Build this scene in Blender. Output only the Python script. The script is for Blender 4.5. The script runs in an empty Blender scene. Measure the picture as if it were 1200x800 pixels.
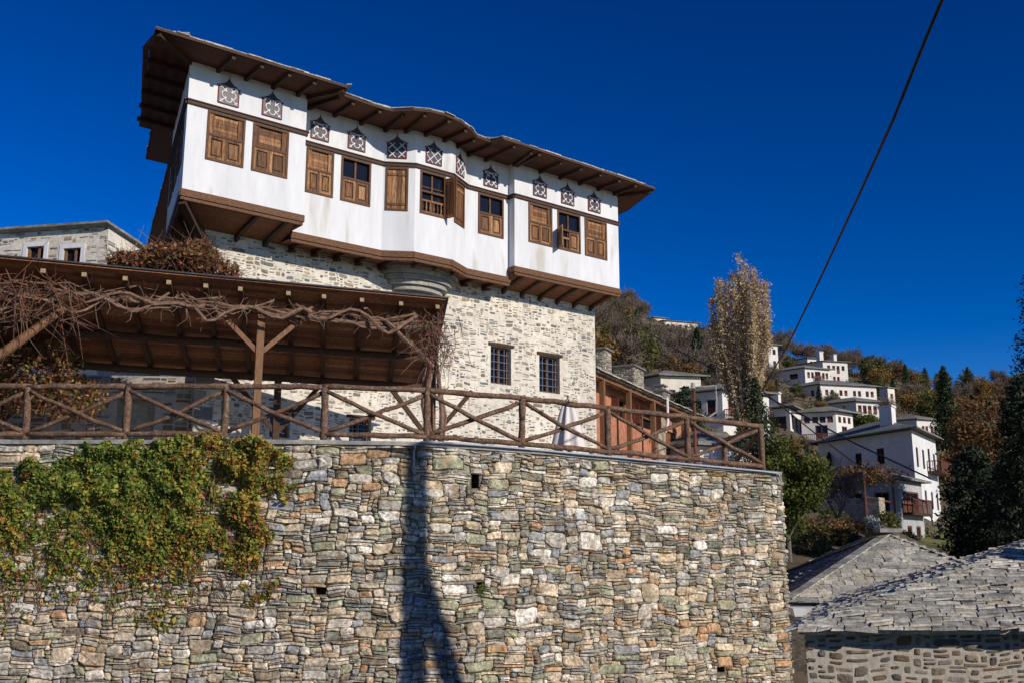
import bpy, math, random
import numpy as np
from mathutils import Vector, Matrix
from mathutils.geometry import tessellate_polygon
rnd = random.Random(11)
rng = np.random.default_rng(5)
SC = bpy.context.scene
COL = SC.collection
R = math.radians
V = Vector
# ---------------------------------------------------------------- camera
F = 1200.0; PITCH = math.atan(250/F); EYE = 1.6
cd = bpy.data.cameras.new('camera'); cam = bpy.data.objects.new('camera', cd); COL.objects.link(cam)
cam.location = (0, 0, EYE); cam.rotation_euler = (math.pi/2 + PITCH, 0, 0)
cd.sensor_width = 36; cd.lens = 36*F/1200; cd.clip_end = 3000
SC.camera = cam
# ---------------------------------------------------------------- sky, sun, exposure
SUN_AZ, SUN_EL = R(132), R(24)         # azimuth clockwise from +Y (behind the camera, to its right)
w = bpy.data.worlds.new('World'); SC.world = w; w.use_nodes = True
nt = w.node_tree; nt.nodes.clear()
sky = nt.nodes.new('ShaderNodeTexSky'); sky.sky_type = 'NISHITA'; sky.sun_disc = False
sky.sun_elevation = SUN_EL; sky.sun_rotation = SUN_AZ
sky.altitude = 1500; sky.air_density = 1.0; sky.dust_density = 0.1; sky.ozone_density = 4.0
gam = nt.nodes.new('ShaderNodeGamma'); gam.inputs[1].default_value = 1.5
hsv = nt.nodes.new('ShaderNodeHueSaturation'); hsv.inputs['Hue'].default_value = .512; hsv.inputs['Saturation'].default_value = 1.2; hsv.inputs['Value'].default_value = 0.45
bg = nt.nodes.new('ShaderNodeBackground'); bg.inputs[1].default_value = 0.10
wo = nt.nodes.new('ShaderNodeOutputWorld')
nt.links.new(sky.outputs[0], gam.inputs[0]); nt.links.new(gam.outputs[0], hsv.inputs['Color'])
nt.links.new(hsv.outputs[0], bg.inputs[0]); nt.links.new(bg.outputs[0], wo.inputs[0])
sd = bpy.data.lights.new('sun', 'SUN'); sd.energy = 4.3; sd.angle = R(0.5); sd.color = (1.0, 0.92, 0.81)
so = bpy.data.objects.new('sun', sd); COL.objects.link(so)
SUNV = V((math.sin(SUN_AZ)*math.cos(SUN_EL), math.cos(SUN_AZ)*math.cos(SUN_EL), math.sin(SUN_EL)))
so.rotation_euler = SUNV.to_track_quat('Z', 'Y').to_euler(); so.location = (20, -20, 30)
SC.view_settings.view_transform = 'Standard'; SC.view_settings.look = 'None'
SC.view_settings.exposure = 0.0; SC.view_settings.gamma = 1.0
SC.cycles.max_bounces = 5; SC.cycles.diffuse_bounces = 3; SC.cycles.transparent_max_bounces = 4

# ---------------------------------------------------------------- measuring helpers (photo angles -> places in metres)
cP, sP = math.cos(PITCH), math.sin(PITCH)
def ray(px, py):
    x = (px-600)/F; y = (400-py)/F
    return V((x, cP-y*sP, sP+y*cP))
def at(px, py, Y):
    r = ray(px, py); k = Y/r.y
    return V((r.x*k, Y, EYE+r.z*k))
def on_plane(px, py, P, n):
    r = ray(px, py); o = V((0, 0, EYE)); k = (P-o).dot(n)/r.dot(n)
    return o+r*k
def heading(deg): return V((math.sin(R(deg)), math.cos(R(deg)), 0))
Z3 = V((0, 0, 1))

# ---------------------------------------------------------------- materials
def pmat(name, base, rough=.85, var=.25, ns=6.0, stretch=(1, 1, 1), bump=0.0, bs=40.0, ramp=None, interp='CONSTANT', spec=.3, var2=0.0, ns2=.6, tint=None, metal=0.0, trans=0.0):
    m = bpy.data.materials.new(name); m.use_nodes = True
    N = m.node_tree.nodes; L = m.node_tree.links; N.clear()
    out = N.new('ShaderNodeOutputMaterial'); b = N.new('ShaderNodeBsdfPrincipled')
    b.inputs['Roughness'].default_value = rough; b.inputs['Specular IOR Level'].default_value = spec; b.inputs['Metallic'].default_value = metal
    L.new(b.outputs[0], out.inputs[0])
    tc = N.new('ShaderNodeTexCoord'); mp = N.new('ShaderNodeMapping'); mp.inputs['Scale'].default_value = stretch
    L.new(tc.outputs['Object'], mp.inputs[0])
    if ramp:
        a = N.new('ShaderNodeAttribute'); a.attribute_name = 'r'
        cr = N.new('ShaderNodeValToRGB'); cr.color_ramp.interpolation = interp
        el = cr.color_ramp.elements
        while len(el) < len(ramp): el.new(0.5)
        for i, c in enumerate(ramp):
            el[i].position = i/len(ramp) if interp == 'CONSTANT' else i/(len(ramp)-1)
            el[i].color = (*c, 1)
        L.new(a.outputs['Fac'], cr.inputs[0]); col = cr.outputs[0]
    else:
        rgb = N.new('ShaderNodeRGB'); rgb.outputs[0].default_value = (*base, 1); col = rgb.outputs[0]
    def modulate(col, scale, amt, detail=6):
        no = N.new('ShaderNodeTexNoise'); no.inputs['Scale'].default_value = scale; no.inputs['Detail'].default_value = detail; no.inputs['Roughness'].default_value = .65
        L.new(mp.outputs[0], no.inputs['Vector'])
        mr = N.new('ShaderNodeMapRange'); mr.inputs[1].default_value = .33; mr.inputs[2].default_value = .67
        mr.inputs[3].default_value = 1-amt; mr.inputs[4].default_value = 1+amt
        L.new(no.outputs['Fac'], mr.inputs[0])
        mx = N.new('ShaderNodeVectorMath'); mx.operation = 'SCALE'
        L.new(col, mx.inputs[0]); L.new(mr.outputs[0], mx.inputs['Scale'])
        return mx.outputs[0]
    if var: col = modulate(col, ns, var)
    if var2: col = modulate(col, ns2, var2, 3)
    if tint:            # patches of a second colour: (colour, scale, threshold)
        no = N.new('ShaderNodeTexNoise'); no.inputs['Scale'].default_value = tint[1]; no.inputs['Detail'].default_value = 5
        L.new(mp.outputs[0], no.inputs['Vector'])
        mr = N.new('ShaderNodeMapRange'); mr.inputs[1].default_value = tint[2]; mr.inputs[2].default_value = tint[2]+.15
        L.new(no.outputs['Fac'], mr.inputs[0])
        mx = N.new('ShaderNodeMix'); mx.data_type = 'RGBA'
        L.new(mr.outputs[0], mx.inputs[0]); L.new(col, mx.inputs[6]); mx.inputs[7].default_value = (*tint[0], 1)
        col = mx.outputs[2]
    L.new(col, b.inputs['Base Color'])
    if bump:
        no = N.new('ShaderNodeTexNoise'); no.inputs['Scale'].default_value = bs; no.inputs['Detail'].default_value = 5
        L.new(mp.outputs[0], no.inputs['Vector'])
        bp = N.new('ShaderNodeBump'); bp.inputs['Strength'].default_value = bump; bp.inputs['Distance'].default_value = .02
        L.new(no.outputs['Fac'], bp.inputs['Height']); L.new(bp.outputs[0], b.inputs['Normal'])
    if trans:
        t = N.new('ShaderNodeBsdfTranslucent'); L.new(col, t.inputs[0])
        ms = N.new('ShaderNodeMixShader'); ms.inputs[0].default_value = trans
        L.new(b.outputs[0], ms.inputs[1]); L.new(t.outputs[0], ms.inputs[2]); L.new(ms.outputs[0], out.inputs[0])
    return m

M = {}
M['rubble'] = pmat('rubble_stone', (0, 0, 0), .92, .62, 15, bump=1.0, bs=20, var2=.36, ns2=2.6, ramp=[
    (.53, .43, .30), (.39, .365, .31), (.27, .27, .26), (.32, .32, .21), (.58, .47, .33), (.46, .42, .35), (.47, .29, .155),
    (.36, .33, .265), (.62, .55, .44), (.25, .20, .14), (.37, .36, .24), (.53, .41, .27), (.33, .33, .31), (.44, .36, .25), (.68, .62, .53), (.21, .20, .155),
    (.49, .42, .32), (.40, .36, .30), (.47, .39, .28), (.35, .32, .25)], tint=((.35, .255, .14), 4.5, .56))
M['mortar_dark'] = pmat('wall_mortar', (.16, .13, .09), .95, .5, 12, bump=.8, bs=30)
M['pale_stone'] = pmat('pale_rubble', (0, 0, 0), .9, .3, 14, bump=.5, bs=40, ramp=[
    (.37, .32, .24), (.25, .235, .205), (.16, .16, .155), (.34, .26, .17), (.21, .18, .13), (.42, .38, .31), (.14, .14, .135), (.29, .265, .21)])
M['lime'] = pmat('lime_mortar', (.62, .57, .475), .95, .2, 7, bump=.5, bs=20, var2=.12)
M['shade_mortar'] = pmat('shade_toned_mortar', (.38, .335, .275), .95, .2, 9, bump=.5, bs=25)  # shade on the walls put into a darker mortar colour
M['plaster'] = pmat('white_plaster', (.67, .675, .68), .9, .055, 2.6, (1.6, 1.6, .35), bump=.12, bs=14, var2=.06, ns2=.9, tint=((.51, .48, .43), 1.3, .56))
M['plaster_old'] = pmat('weathered_plaster', (.68, .675, .66), .9, .10, 1.1, bump=.1, bs=10, var2=.1, ns2=.25)
M['plaster_shaded'] = pmat('tree_shaded_plaster', (.36, .365, .37), .9, .15, 1.2, var2=.15, ns2=.4)  # tree shade on the small house, put into its plaster colour
M['plaster_far'] = pmat('far_plaster', (.70, .67, .61), .9, .07, .8)
M['plaster_cream'] = pmat('cream_plaster', (.70, .64, .53), .9, .12, .8)
M['brick'] = pmat('terracotta_plaster', (.42, .175, .095), .9, .25, 5, bump=.3, bs=30, var2=.15)
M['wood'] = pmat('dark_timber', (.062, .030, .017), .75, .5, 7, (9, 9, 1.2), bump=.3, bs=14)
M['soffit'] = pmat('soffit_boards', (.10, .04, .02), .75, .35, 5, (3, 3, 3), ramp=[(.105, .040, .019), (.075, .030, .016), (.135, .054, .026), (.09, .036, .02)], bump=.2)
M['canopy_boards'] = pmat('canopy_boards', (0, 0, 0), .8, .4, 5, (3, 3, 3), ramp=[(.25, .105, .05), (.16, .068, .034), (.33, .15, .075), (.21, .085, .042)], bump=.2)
M['canopy_timber'] = pmat('canopy_timber', (.075, .037, .021), .8, .5, 7, (4, 4, 4), bump=.3, bs=14)
M['corbel'] = pmat('corbel_stone', (0, 0, 0), .9, .25, 8, bump=.5, bs=24, ramp=[(.31, .295, .26), (.26, .25, .225), (.35, .33, .285), (.285, .275, .25)])
M['beam_timber'] = pmat('beam_timber', (.135, .064, .031), .75, .5, 6, (2, 2, 8), bump=.3, bs=10)
M['timber'] = pmat('belt_timber', (.075, .036, .022), .7, .4, 8, (2, 2, 8), bump=.3, bs=10)
M['shutter'] = pmat('brown_shutter', (.23, .105, .042), .7, .75, 3, (16, 16, 1.3), bump=.35, bs=8, ramp=[(.22, .10, .038), (.13, .057, .024), (.31, .165, .072), (.18, .08, .033), (.26, .125, .05), (.11, .05, .023)], var2=.4, ns2=.7)
M['shutter_frame'] = pmat('window_frame_wood', (.105, .05, .024), .7, .5, 4, (14, 14, 2), bump=.3, bs=8)
M['log'] = pmat('stained_log', (.14, .078, .048), .8, .55, 7, (3, 3, 3), bump=.5, bs=20, tint=((.22, .165, .12), 3.5, .55), var2=.3, ns2=1.5)
M['post'] = pmat('honey_post', (.19, .095, .046), .7, .4, 6, (8, 8, 1), bump=.3, bs=12)
M['cut_end'] = pmat('cut_wood_end', (.30, .21, .125), .8, .3, 20)
M['slate'] = pmat('slate_slab', (0, 0, 0), .88, .45, 9, bump=.8, bs=24, spec=.15, var2=.2, ns2=1.2, ramp=[
    (.39, .37, .315), (.31, .30, .265), (.46, .43, .365), (.35, .335, .285), (.25, .245, .22), (.51, .475, .405), (.40, .36, .275), (.33, .32, .28)], tint=((.36, .29, .16), 3.5, .66))
M['slate_far'] = pmat('slate_roof', (.19, .19, .17), .8, .45, 3.5, (1, 1, 3), bump=.4, bs=6, var2=.25, ns2=.5)
M['glass'] = pmat('window_glass', (.010, .012, .018), .08, 0, spec=.25)
M['dark'] = pmat('dark_interior', (.015, .013, .012), .95, .2)
M['purple_glass'] = pmat('lattice_pane', (.075, .06, .072), .35, .2, 12)
M['tracery'] = pmat('white_tracery', (.80, .78, .76), .8, .05)
M['redline'] = pmat('painted_red_line', (.16, .035, .025), .8, .15)
M['iron'] = pmat('iron', (.05, .05, .055), .55, .2, metal=.5)
M['bluebars'] = pmat('window_bars', (.14, .155, .20), .6, .15)
M['concrete'] = pmat('concrete_coping', (.28, .27, .25), .9, .3, 6, bump=.5, bs=25, var2=.25, tint=((.20, .20, .19), 1.8, .6))
M['pipe'] = pmat('grey_conduit', (.36, .39, .44), .45, .12, 10)
M['cable'] = pmat('black_cable', (.012, .012, .014), .6, 0)
M['canvas'] = pmat('parasol_canvas', (.66, .60, .56), .9, .06, 4)
M['red_rail'] = pmat('red_brown_joinery', (.12, .038, .024), .7, .3, 6)
M['far_shutter'] = pmat('far_shutters', (.15, .055, .035), .75, .25, 3)
M['ground'] = pmat('hill_earth', (.115, .088, .052), .95, .5, .35, bump=.6, bs=2, var2=.4, ns2=.04, tint=((.085, .082, .035), .12, .55))
M['paving'] = pmat('terrace_paving', (.34, .32, .29), .9, .3, 3, bump=.4, bs=8)
M['grass'] = pmat('lawn_grass', (.16, .19, .045), .95, .35, 3, bump=.5, bs=20)
M['bark'] = pmat('bark', (.16, .125, .095), .9, .4, 8, (4, 4, 1), bump=.6, bs=14)
M['vine'] = pmat('grapevine_bark', (.19, .115, .078), .85, .45, 8, bump=.6, bs=30, tint=((.24, .17, .12), 4, .6))
M['twig'] = pmat('reddish_twigs', (.14, .075, .05), .85, .4, 8, ramp=[(.13, .065, .045), (.20, .07, .04), (.09, .05, .038), (.19, .11, .07)])
def leafmat(name, ramp, trans=.3): return pmat(name, (0, 0, 0), .65, .25, 3, ramp=ramp, spec=.25, trans=trans)
M['creeper'] = leafmat('creeper_leaves', [(.11, .17, .028), (.16, .225, .036), (.23, .285, .046), (.07, .11, .02), (.34, .33, .058), (.46, .32, .05), (.36, .17, .045), (.36, .09, .035), (.24, .05, .028)])
M['ivy'] = leafmat('autumn_ivy', [(.24, .09, .045), (.30, .13, .06), (.16, .075, .04), (.34, .18, .07), (.13, .14, .04), (.45, .33, .06)])
M['round'] = leafmat('citrus_leaves', [(.055, .075, .016), (.085, .11, .02), (.12, .14, .026), (.17, .17, .035)])
M['needle'] = leafmat('conifer_needles', [(.016, .03, .014), (.024, .04, .018), (.034, .052, .024), (.018, .026, .014)], .1)
M['spruce'] = leafmat('spruce_needles', [(.022, .04, .018), (.035, .06, .022), (.05, .075, .028)], .1)
M['poplar'] = leafmat('poplar_leaves', [(.56, .42, .24), (.46, .34, .19), (.64, .50, .30), (.52, .40, .23), (.62, .42, .10)], .35)
M['pale_twig'] = pmat('poplar_twigs', (.42, .34, .25), .85, .3, 3)
M['olive'] = leafmat('olive_foliage', [(.10, .115, .03), (.14, .145, .038), (.08, .085, .028), (.17, .15, .045)])
M['ochre'] = leafmat('ochre_foliage', [(.26, .15, .035), (.20, .10, .03), (.30, .19, .05), (.14, .09, .03)])
M['rust'] = leafmat('rust_foliage', [(.19, .09, .03), (.22, .115, .035), (.14, .07, .028), (.11, .08, .032)])
M['bare'] = leafmat('bare_twigs', [(.14, .105, .08), (.11, .08, .065), (.17, .125, .10), (.13, .11, .06)], 0)
M['flower'] = leafmat('white_blossom', [(.75, .74, .70), (.6, .62, .55), (.10, .14, .05)])

# ---------------------------------------------------------------- mesh helpers
WL = {}                                     # world place of each object's origin (nothing is rotated)
def link(o, parent, loc):
    COL.objects.link(o); loc = V(loc)
    WL[o.name] = loc.copy()
    if parent is not None:
        o.parent = parent; o.location = loc - WL[parent.name]
    else: o.location = loc
    return o
def mesh_np(name, verts, faces, mats, parent=None, origin=None, r=None, smooth=False, mi=None):
    if origin is None: origin = WL[parent.name] if parent is not None else V((0, 0, 0))
    me = bpy.data.meshes.new(name)
    vv = np.asarray(verts, dtype=float)-np.array(origin)
    me.from_pydata(vv.tolist(), [], faces if isinstance(faces, list) else faces.tolist())
    for m in (mats if isinstance(mats, (list, tuple)) else [mats]): me.materials.append(m)
    if r is not None:
        a = me.attributes.new('r', 'FLOAT', 'FACE'); a.data.foreach_set('value', np.asarray(r, dtype=np.float32))
    if mi is not None: me.polygons.foreach_set('material_index', np.asarray(mi, dtype=np.int32))
    if smooth: me.polygons.foreach_set('use_smooth', np.ones(len(me.polygons), dtype=bool))
    me.update()
    return link(bpy.data.objects.new(name, me), parent, origin)
class MB:
    def __init__(s): s.v = []; s.f = []; s.r = []; s.m = []
    def add(s, vs, fs, r=None, m=0):
        o = len(s.v); s.v += [tuple(p) for p in vs]
        if r is None: r = rnd.random()*.999
        for f in fs: s.f.append([i+o for i in f]); s.r.append(r); s.m.append(m)
    def quad(s, a, b, c, d, r=None, m=0): s.add([a, b, c, d], [(0, 1, 2, 3)], r, m)
    def obox(s, c, hx, hy, hz, r=None, m=0):
        c = V(c); P = [c+hx*i+hy*j+hz*k for k in (-1, 1) for j in (-1, 1) for i in (-1, 1)]
        s.add(P, [(0, 2, 3, 1), (4, 5, 7, 6), (0, 1, 5, 4), (2, 6, 7, 3), (0, 4, 6, 2), (1, 3, 7, 5)], r, m)
    def bar(s, p, q, w, h, up=Z3, r=None, m=0):
        p = V(p); q = V(q); d = q-p; x = d.normalized(); y = up.cross(x)
        if y.length < 1e-4: y = V((1, 0, 0)).cross(x)
        y.normalize(); z = x.cross(y)
        s.obox((p+q)/2, d/2, y*w/2, z*h/2, r, m)
    def tube(s, pts, rad, n=7, r=None, m=0, cap=True, wob=0.0):
        pts = [V(p) for p in pts]; k = len(pts)
        if not isinstance(rad, (list, tuple)): rad = [rad]*k
        if r is None: r = rnd.random()*.999
        x = None; vs = []
        for i in range(k):
            t = (pts[min(i+1, k-1)]-pts[max(i-1, 0)])
            t = t.normalized() if t.length > 1e-6 else Z3
            if x is None:
                x = t.orthogonal().normalized()
            else:
                x = x-t*x.dot(t); x = x.normalized() if x.length > 1e-6 else t.orthogonal().normalized()
            y = t.cross(x)
            for j in range(n):
                a = 2*math.pi*j/n; q = rad[i]*(1+(rnd.uniform(-wob, wob) if wob else 0))
                vs.append(pts[i]+x*math.cos(a)*q+y*math.sin(a)*q)
        fs = [(i*n+j, i*n+(j+1) % n, (i+1)*n+(j+1) % n, (i+1)*n+j) for i in range(k-1) for j in range(n)]
        if cap: fs += [tuple(range(n-1, -1, -1)), tuple((k-1)*n+j for j in range(n))]
        s.add(vs, fs, r, m)
    def poly(s, pts, r=None, m=0):
        t = tessellate_polygon([[V(p) for p in pts]])
        s.add(pts, [tuple(x) for x in t], r, m)
    def build(s, name, mats, parent=None, origin=None, smooth=False):
        return mesh_np(name, s.v, s.f, mats, parent, origin, s.r, smooth, s.m)
def tag(o, label, cat, group=None, kind=None):
    if label: o['label'] = label
    if cat: o['category'] = cat
    if group: o['group'] = group
    if kind: o['kind'] = kind
    return o
def thing(name, label, cat, loc, group=None):
    o = bpy.data.objects.new(name, None); o.empty_display_size = .3
    link(o, None, loc); return tag(o, label, cat, group)
def structure(o): o['kind'] = 'structure'; return o
def dup(o, loc, label=None, rotz=0, sc=1):
    c = o.copy(); COL.objects.link(c); c.location = loc; c.rotation_euler = (0, 0, rotz); c.scale = (sc, sc, sc)
    if label: c['label'] = label
    for ch in o.children:
        k = ch.copy(); COL.objects.link(k); k.parent = c
    return c
def panel(mb, A, U, nrm, s0, s1, z0, z1, holes=(), depth=.12, r=None, m=0):
    """an upright wall face with rectangular holes and their reveals; A is s=0, z=0"""
    A = V(A); P = lambda s, z, d=0: A+U*s+Z3*z+nrm*d
    ss = sorted({s0, s1, *[h[0] for h in holes], *[h[1] for h in holes]}); zs = sorted({z0, z1, *[h[2] for h in holes], *[h[3] for h in holes]})
    ss = [x for x in ss if s0 <= x <= s1]; zs = [x for x in zs if z0 <= x <= z1]
    for i in range(len(ss)-1):
        for j in range(len(zs)-1):
            cs, cz = (ss[i]+ss[i+1])/2, (zs[j]+zs[j+1])/2
            if any(h[0] < cs < h[1] and h[2] < cz < h[3] for h in holes): continue
            mb.quad(P(ss[i], zs[j]), P(ss[i+1], zs[j]), P(ss[i+1], zs[j+1]), P(ss[i], zs[j+1]), r, m)
    for a, b, c, d in holes:
        mb.quad(P(a, c), P(b, c), P(b, c, -depth), P(a, c, -depth), r, m)
        mb.quad(P(a, d), P(a, d, -depth), P(b, d, -depth), P(b, d), r, m)
        mb.quad(P(a, c), P(a, c, -depth), P(a, d, -depth), P(a, d), r, m)
        mb.quad(P(b, c), P(b, d), P(b, d, -depth), P(b, c, -depth), r, m)

def rubble(mb, mapf, U, Vh, cell, wr, hr, gap, depth, holes=(), preset=(), thin=.3, m=0, dome=.5, back=.05, tilt=.02, rough_=1.0, warp=0.0):
    """irregular interlocking rubble packed on a fine grid; mapf(u,v,d) -> place"""
    cu, cv = cell; nu, nv = int(U/cu), int(Vh/cv)
    occ = np.zeros((nu, nv), bool)
    for a, b, c, d in holes:
        occ[max(0, int(a/cu)):max(0, int(math.ceil(b/cu))), max(0, int(c/cv)):max(0, int(math.ceil(d/cv)))] = True
    todo = []
    for u, v, ww, hh, rr in preset:
        i, j = int((u-ww/2)/cu), int((v-hh/2)/cv); a, b = max(2, round(ww/cu)), max(2, round(hh/cv))
        if i < 0 or j < 0 or i+a > nu or j+b > nv: continue
        occ[i:i+a, j:j+b] = True; todo.append((i, j, a, b, rr))
    for j in range(nv):
        i = 0
        while i < nu:
            if occ[i, j]: i += 1; continue
            q = rnd.random()
            if q < thin: ww = rnd.randint(wr[0]+2, wr[1]+3); hh = rnd.randint(1, max(1, hr[0]))
            elif q > .93: ww = rnd.randint(wr[1]-1, wr[1]+3); hh = rnd.randint(hr[1]-1, hr[1]+1)
            else: ww = rnd.randint(*wr); hh = rnd.randint(*hr)
            a = 0
            while a < ww and i+a < nu and not occ[i+a, j]: a += 1
            # do not leave slivers
            k = 0
            while i+a+k < nu and not occ[i+a+k, j] and k < 2: k += 1
            if k < 2: a += k
            hh = min(hh, nv-j, max(1, int(a*1.6)))
            b = 1
            while b < hh and not occ[i:i+a, j+b].any(): b += 1
            occ[i:i+a, j:j+b] = True; todo.append((i, j, a, b, None)); i += a
    for i, j, a, b, rr in todo:
        u0, u1, v0, v1 = i*cu, (i+a)*cu, j*cv, (j+b)*cv
        g = gap*rnd.uniform(.5, 1.5)
        hw, hh = max(.02, (u1-u0-g)/2), max(.012, (v1-v0-g)/2); cx, cy = (u0+u1)/2, (v0+v1)/2
        ang = rnd.uniform(-.05, .05) if a < 2.5*b else rnd.uniform(-.02, .02)
        tu, tv = rnd.gauss(0, tilt)/max(hw, .08), rnd.gauss(0, tilt)/max(hh, .08); D = depth*rnd.uniform(.35, 1.15)
        tu = max(-.3, min(.3, tu)); tv = max(-.3, min(.3, tv))
        out = []; mn = min(hw, hh)
        for sx_, sy_ in ((-1, -1), (1, -1), (1, 1), (-1, 1)):       # each corner knocked off by its own amount
            ku, kv = rnd.uniform(.03, .42)*min(hw, mn*1.6)*rough_, rnd.uniform(.03, .42)*mn*rough_
            jx, jy = rnd.uniform(-.04, .05)*hw, rnd.uniform(-.09, .05)*hh
            q1 = (sx_*(hw-jx), sy_*(hh-kv-jy)); q2 = (sx_*(hw-ku-jx), sy_*(hh-jy))
            out += [q1, q2] if sx_*sy_ > 0 else [q2, q1]
            if sx_*sy_ < 0: out[-2], out[-1] = q2, q1
        if a >= 5:                                              # long stones get a wavering bed
            o2 = []
            for k in range(8):
                o2.append(out[k]); p_, q_ = out[k], out[(k+1) % 8]
                if abs(p_[0]-q_[0]) > hw*.9: o2.append(((p_[0]+q_[0])/2+rnd.uniform(-.2, .2)*hw, (p_[1]+q_[1])/2+rnd.uniform(-.10, .10)*hh))
            out = o2
        n = len(out); W = lambda x, y: (x+warp*(math.sin(y*7.3+x*1.9)+.6*math.sin(x*5.1-y*11.7+1.3)), y+warp*.8*(math.sin(x*4.7+1.1*y+.7)+.6*math.sin(x*9.3-y*3.1)))
        if warp:
            m0 = mapf; mp_ = lambda u, v, d: m0(*W(u, v), d)
        else: mp_ = mapf
        vs = []; e1, e2 = min(hw*.4, .016+.05*dome*rnd.uniform(.3, 1.2)), min(hh*.4, .012+.04*dome*rnd.uniform(.3, 1.2))
        for ring in (0, 1, 2):
            for x, y in out:
                dd = (-back, D*rnd.uniform(.3, .7), D)[ring]
                if ring == 2: x, y = x*(1-e1/hw)+rnd.gauss(0, .004), y*(1-e2/hh)+rnd.gauss(0, .004)
                px, py = x-y*ang, y+x*ang
                d = dd+(tu*px+tv*py+rnd.gauss(0, D*.13) if ring == 2 else 0)
                vs.append(mp_(cx+px, cy+py, d))
        vs.append(mp_(cx+rnd.uniform(-.4, .4)*hw, cy+rnd.uniform(-.4, .4)*hh, D*rnd.uniform(.9, 1.25)))
        fs = []
        for q in (0, 1):
            fs += [(q*n+k, q*n+(k+1) % n, (q+1)*n+(k+1) % n, (q+1)*n+k) for k in range(n)]
        fs += [(2*n+k, 2*n+(k+1) % n, 3*n) for k in range(n)]
        mb.add(vs, fs, rr, m)

def slates(mb, p0, p1, up, span, length, expo, thick=.03, wr=(.25, .6), m=0, lift=.0):
    """rows of overlapping slabs on a roof slope; span(b) -> (a0, a1) along the eave at slope distance b"""
    e = (V(p1)-V(p0)).normalized(); g = V(up).normalized(); n = e.cross(g); p0 = V(p0)
    if n.z < 0: n = -n
    b = -.115; row = 0
    while b < length:
        a0, a1 = span(max(b+expo*.6, 0))
        a = a0-rnd.uniform(0, .2)
        while a < a1:
            ww = min(rnd.uniform(*wr), max(.12, a1+.1-a)); x0, x1 = max(a, a0-.06)+.0025, min(a+ww, a1+.06)-.0025; a += ww
            if x1-x0 < .05: continue
            j = [rnd.uniform(-.05, .035) for _ in range(2)]; t = thick*rnd.uniform(.7, 1.7); l0 = lift+rnd.uniform(.6, 1.6)*thick+.008
            P = lambda x, y, z: p0+e*x+g*y+n*z
            tk = rnd.uniform(-.02, .02)
            q = expo*1.7
            vs = [P(x0, b+j[0], l0), P(x1, b+j[1], l0+tk), P(x1, b+q, lift-.005), P(x0, b+q, lift-.005),
                  P(x0+.01, b+j[0]+.008, l0+t), P(x1-.01, b+j[1]+.008, l0+t+tk), P(x1, b+q, lift+t*.6), P(x0, b+q, lift+t*.6)]
            mb.add(vs, [(0, 3, 2, 1), (4, 5, 6, 7), (0, 1, 5, 4), (1, 2, 6, 5), (3, 0, 4, 7)], None, m)
        b += expo*rnd.uniform(.88, 1.12); row += 1

def leaf_quads(C, size, nrm=None, spread=1.0, aspect=.6):
    n = len(C); a = rng.normal(size=(n, 3))
    if nrm is not None: a = a*spread+np.asarray(nrm)
    a /= np.linalg.norm(a, axis=1)[:, None]+1e-9
    b = rng.normal(size=(n, 3)); b -= a*(a*b).sum(1)[:, None]; b /= np.linalg.norm(b, axis=1)[:, None]+1e-9
    c = np.cross(a, b); s = (np.asarray(size)*rng.uniform(.6, 1.35, n))[:, None]
    C = np.asarray(C)
    v = np.stack([C-b*s, C+c*s*aspect, C+b*s, C-c*s*aspect], 1).reshape(-1, 3)
    return v, np.arange(4*n).reshape(-1, 4)
def twig_quads(P, D, wd):
    """thin upright slivers from P along D"""
    n = len(P); b = np.cross(D, rng.normal(size=(n, 3))); b /= np.linalg.norm(b, axis=1)[:, None]+1e-9
    b *= (np.asarray(wd)*np.ones(n))[:, None]
    v = np.stack([P-b, P+b, P+D+b*.3, P+D-b*.3], 1).reshape(-1, 3)
    return v, np.arange(4*n).reshape(-1, 4)
def branches(mb, p, d, L, rad, depth, spread=.6, up=.15, kids=(3, 4), tips=None, n=5, shrink=.68, bend=.12):
    p = V(p); d = V(d).normalized(); pts = [p]; k = 4
    for i in range(k):
        d = (d+V((rnd.gauss(0, bend), rnd.gauss(0, bend), rnd.gauss(0, bend)+up*.3))).normalized(); pts.append(pts[-1]+d*L/k)
    mb.tube(pts, [rad*(1-.5*i/k) for i in range(k+1)], n, cap=False)
    if depth == 0:
        if tips is not None: tips.append((pts[-1], d)); tips.append((pts[2], d))
        return
    for c in range(rnd.randint(*kids)):
        q = pts[rnd.randint(2, k)] if c else pts[-1]
        e = (d+V((rnd.gauss(0, spread), rnd.gauss(0, spread), rnd.gauss(0, spread)*.6+up))).normalized()
        branches(mb, q, e, L*shrink*rnd.uniform(.75, 1.15), rad*.52, depth-1, spread, up, kids, tips, max(3, n-1), shrink, bend)

# ---------------------------------------------------------------- terrain
ctl = []
def gp(px, py, Y): p = at(px, py, Y); ctl.append(tuple(p))
for q in [(700, 445, 95), (700, 400, 170), (690, 352, 300), (760, 390, 330), (800, 476, 110), (800, 428, 210), (830, 398, 330), (900, 500, 115), (900, 452, 215), (900, 415, 300),
          (930, 530, 118), (980, 530, 122), (1010, 492, 175), (1000, 474, 218), (960, 460, 245), (980, 446, 275), (980, 430, 330), (1030, 448, 300), (1060, 446, 260), (1085, 478, 250), (1055, 492, 190),
          (1080, 520, 152), (1130, 518, 160), (1100, 482, 300), (1150, 458, 340), (1200, 438, 350), (1300, 410, 350), (1200, 530, 140), (1330, 520, 140), (1085, 634, 82), (1000, 628, 70), (1060, 600, 100),
          (925, 650, 45), (860, 560, 70), (900, 545, 95), (1150, 650, 60), (1250, 640, 60), (100, 430, 95), (0, 420, 300), (300, 400, 300), (500, 370, 320), (400, 430, 110), (600, 430, 105)]: gp(*q)
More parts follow.
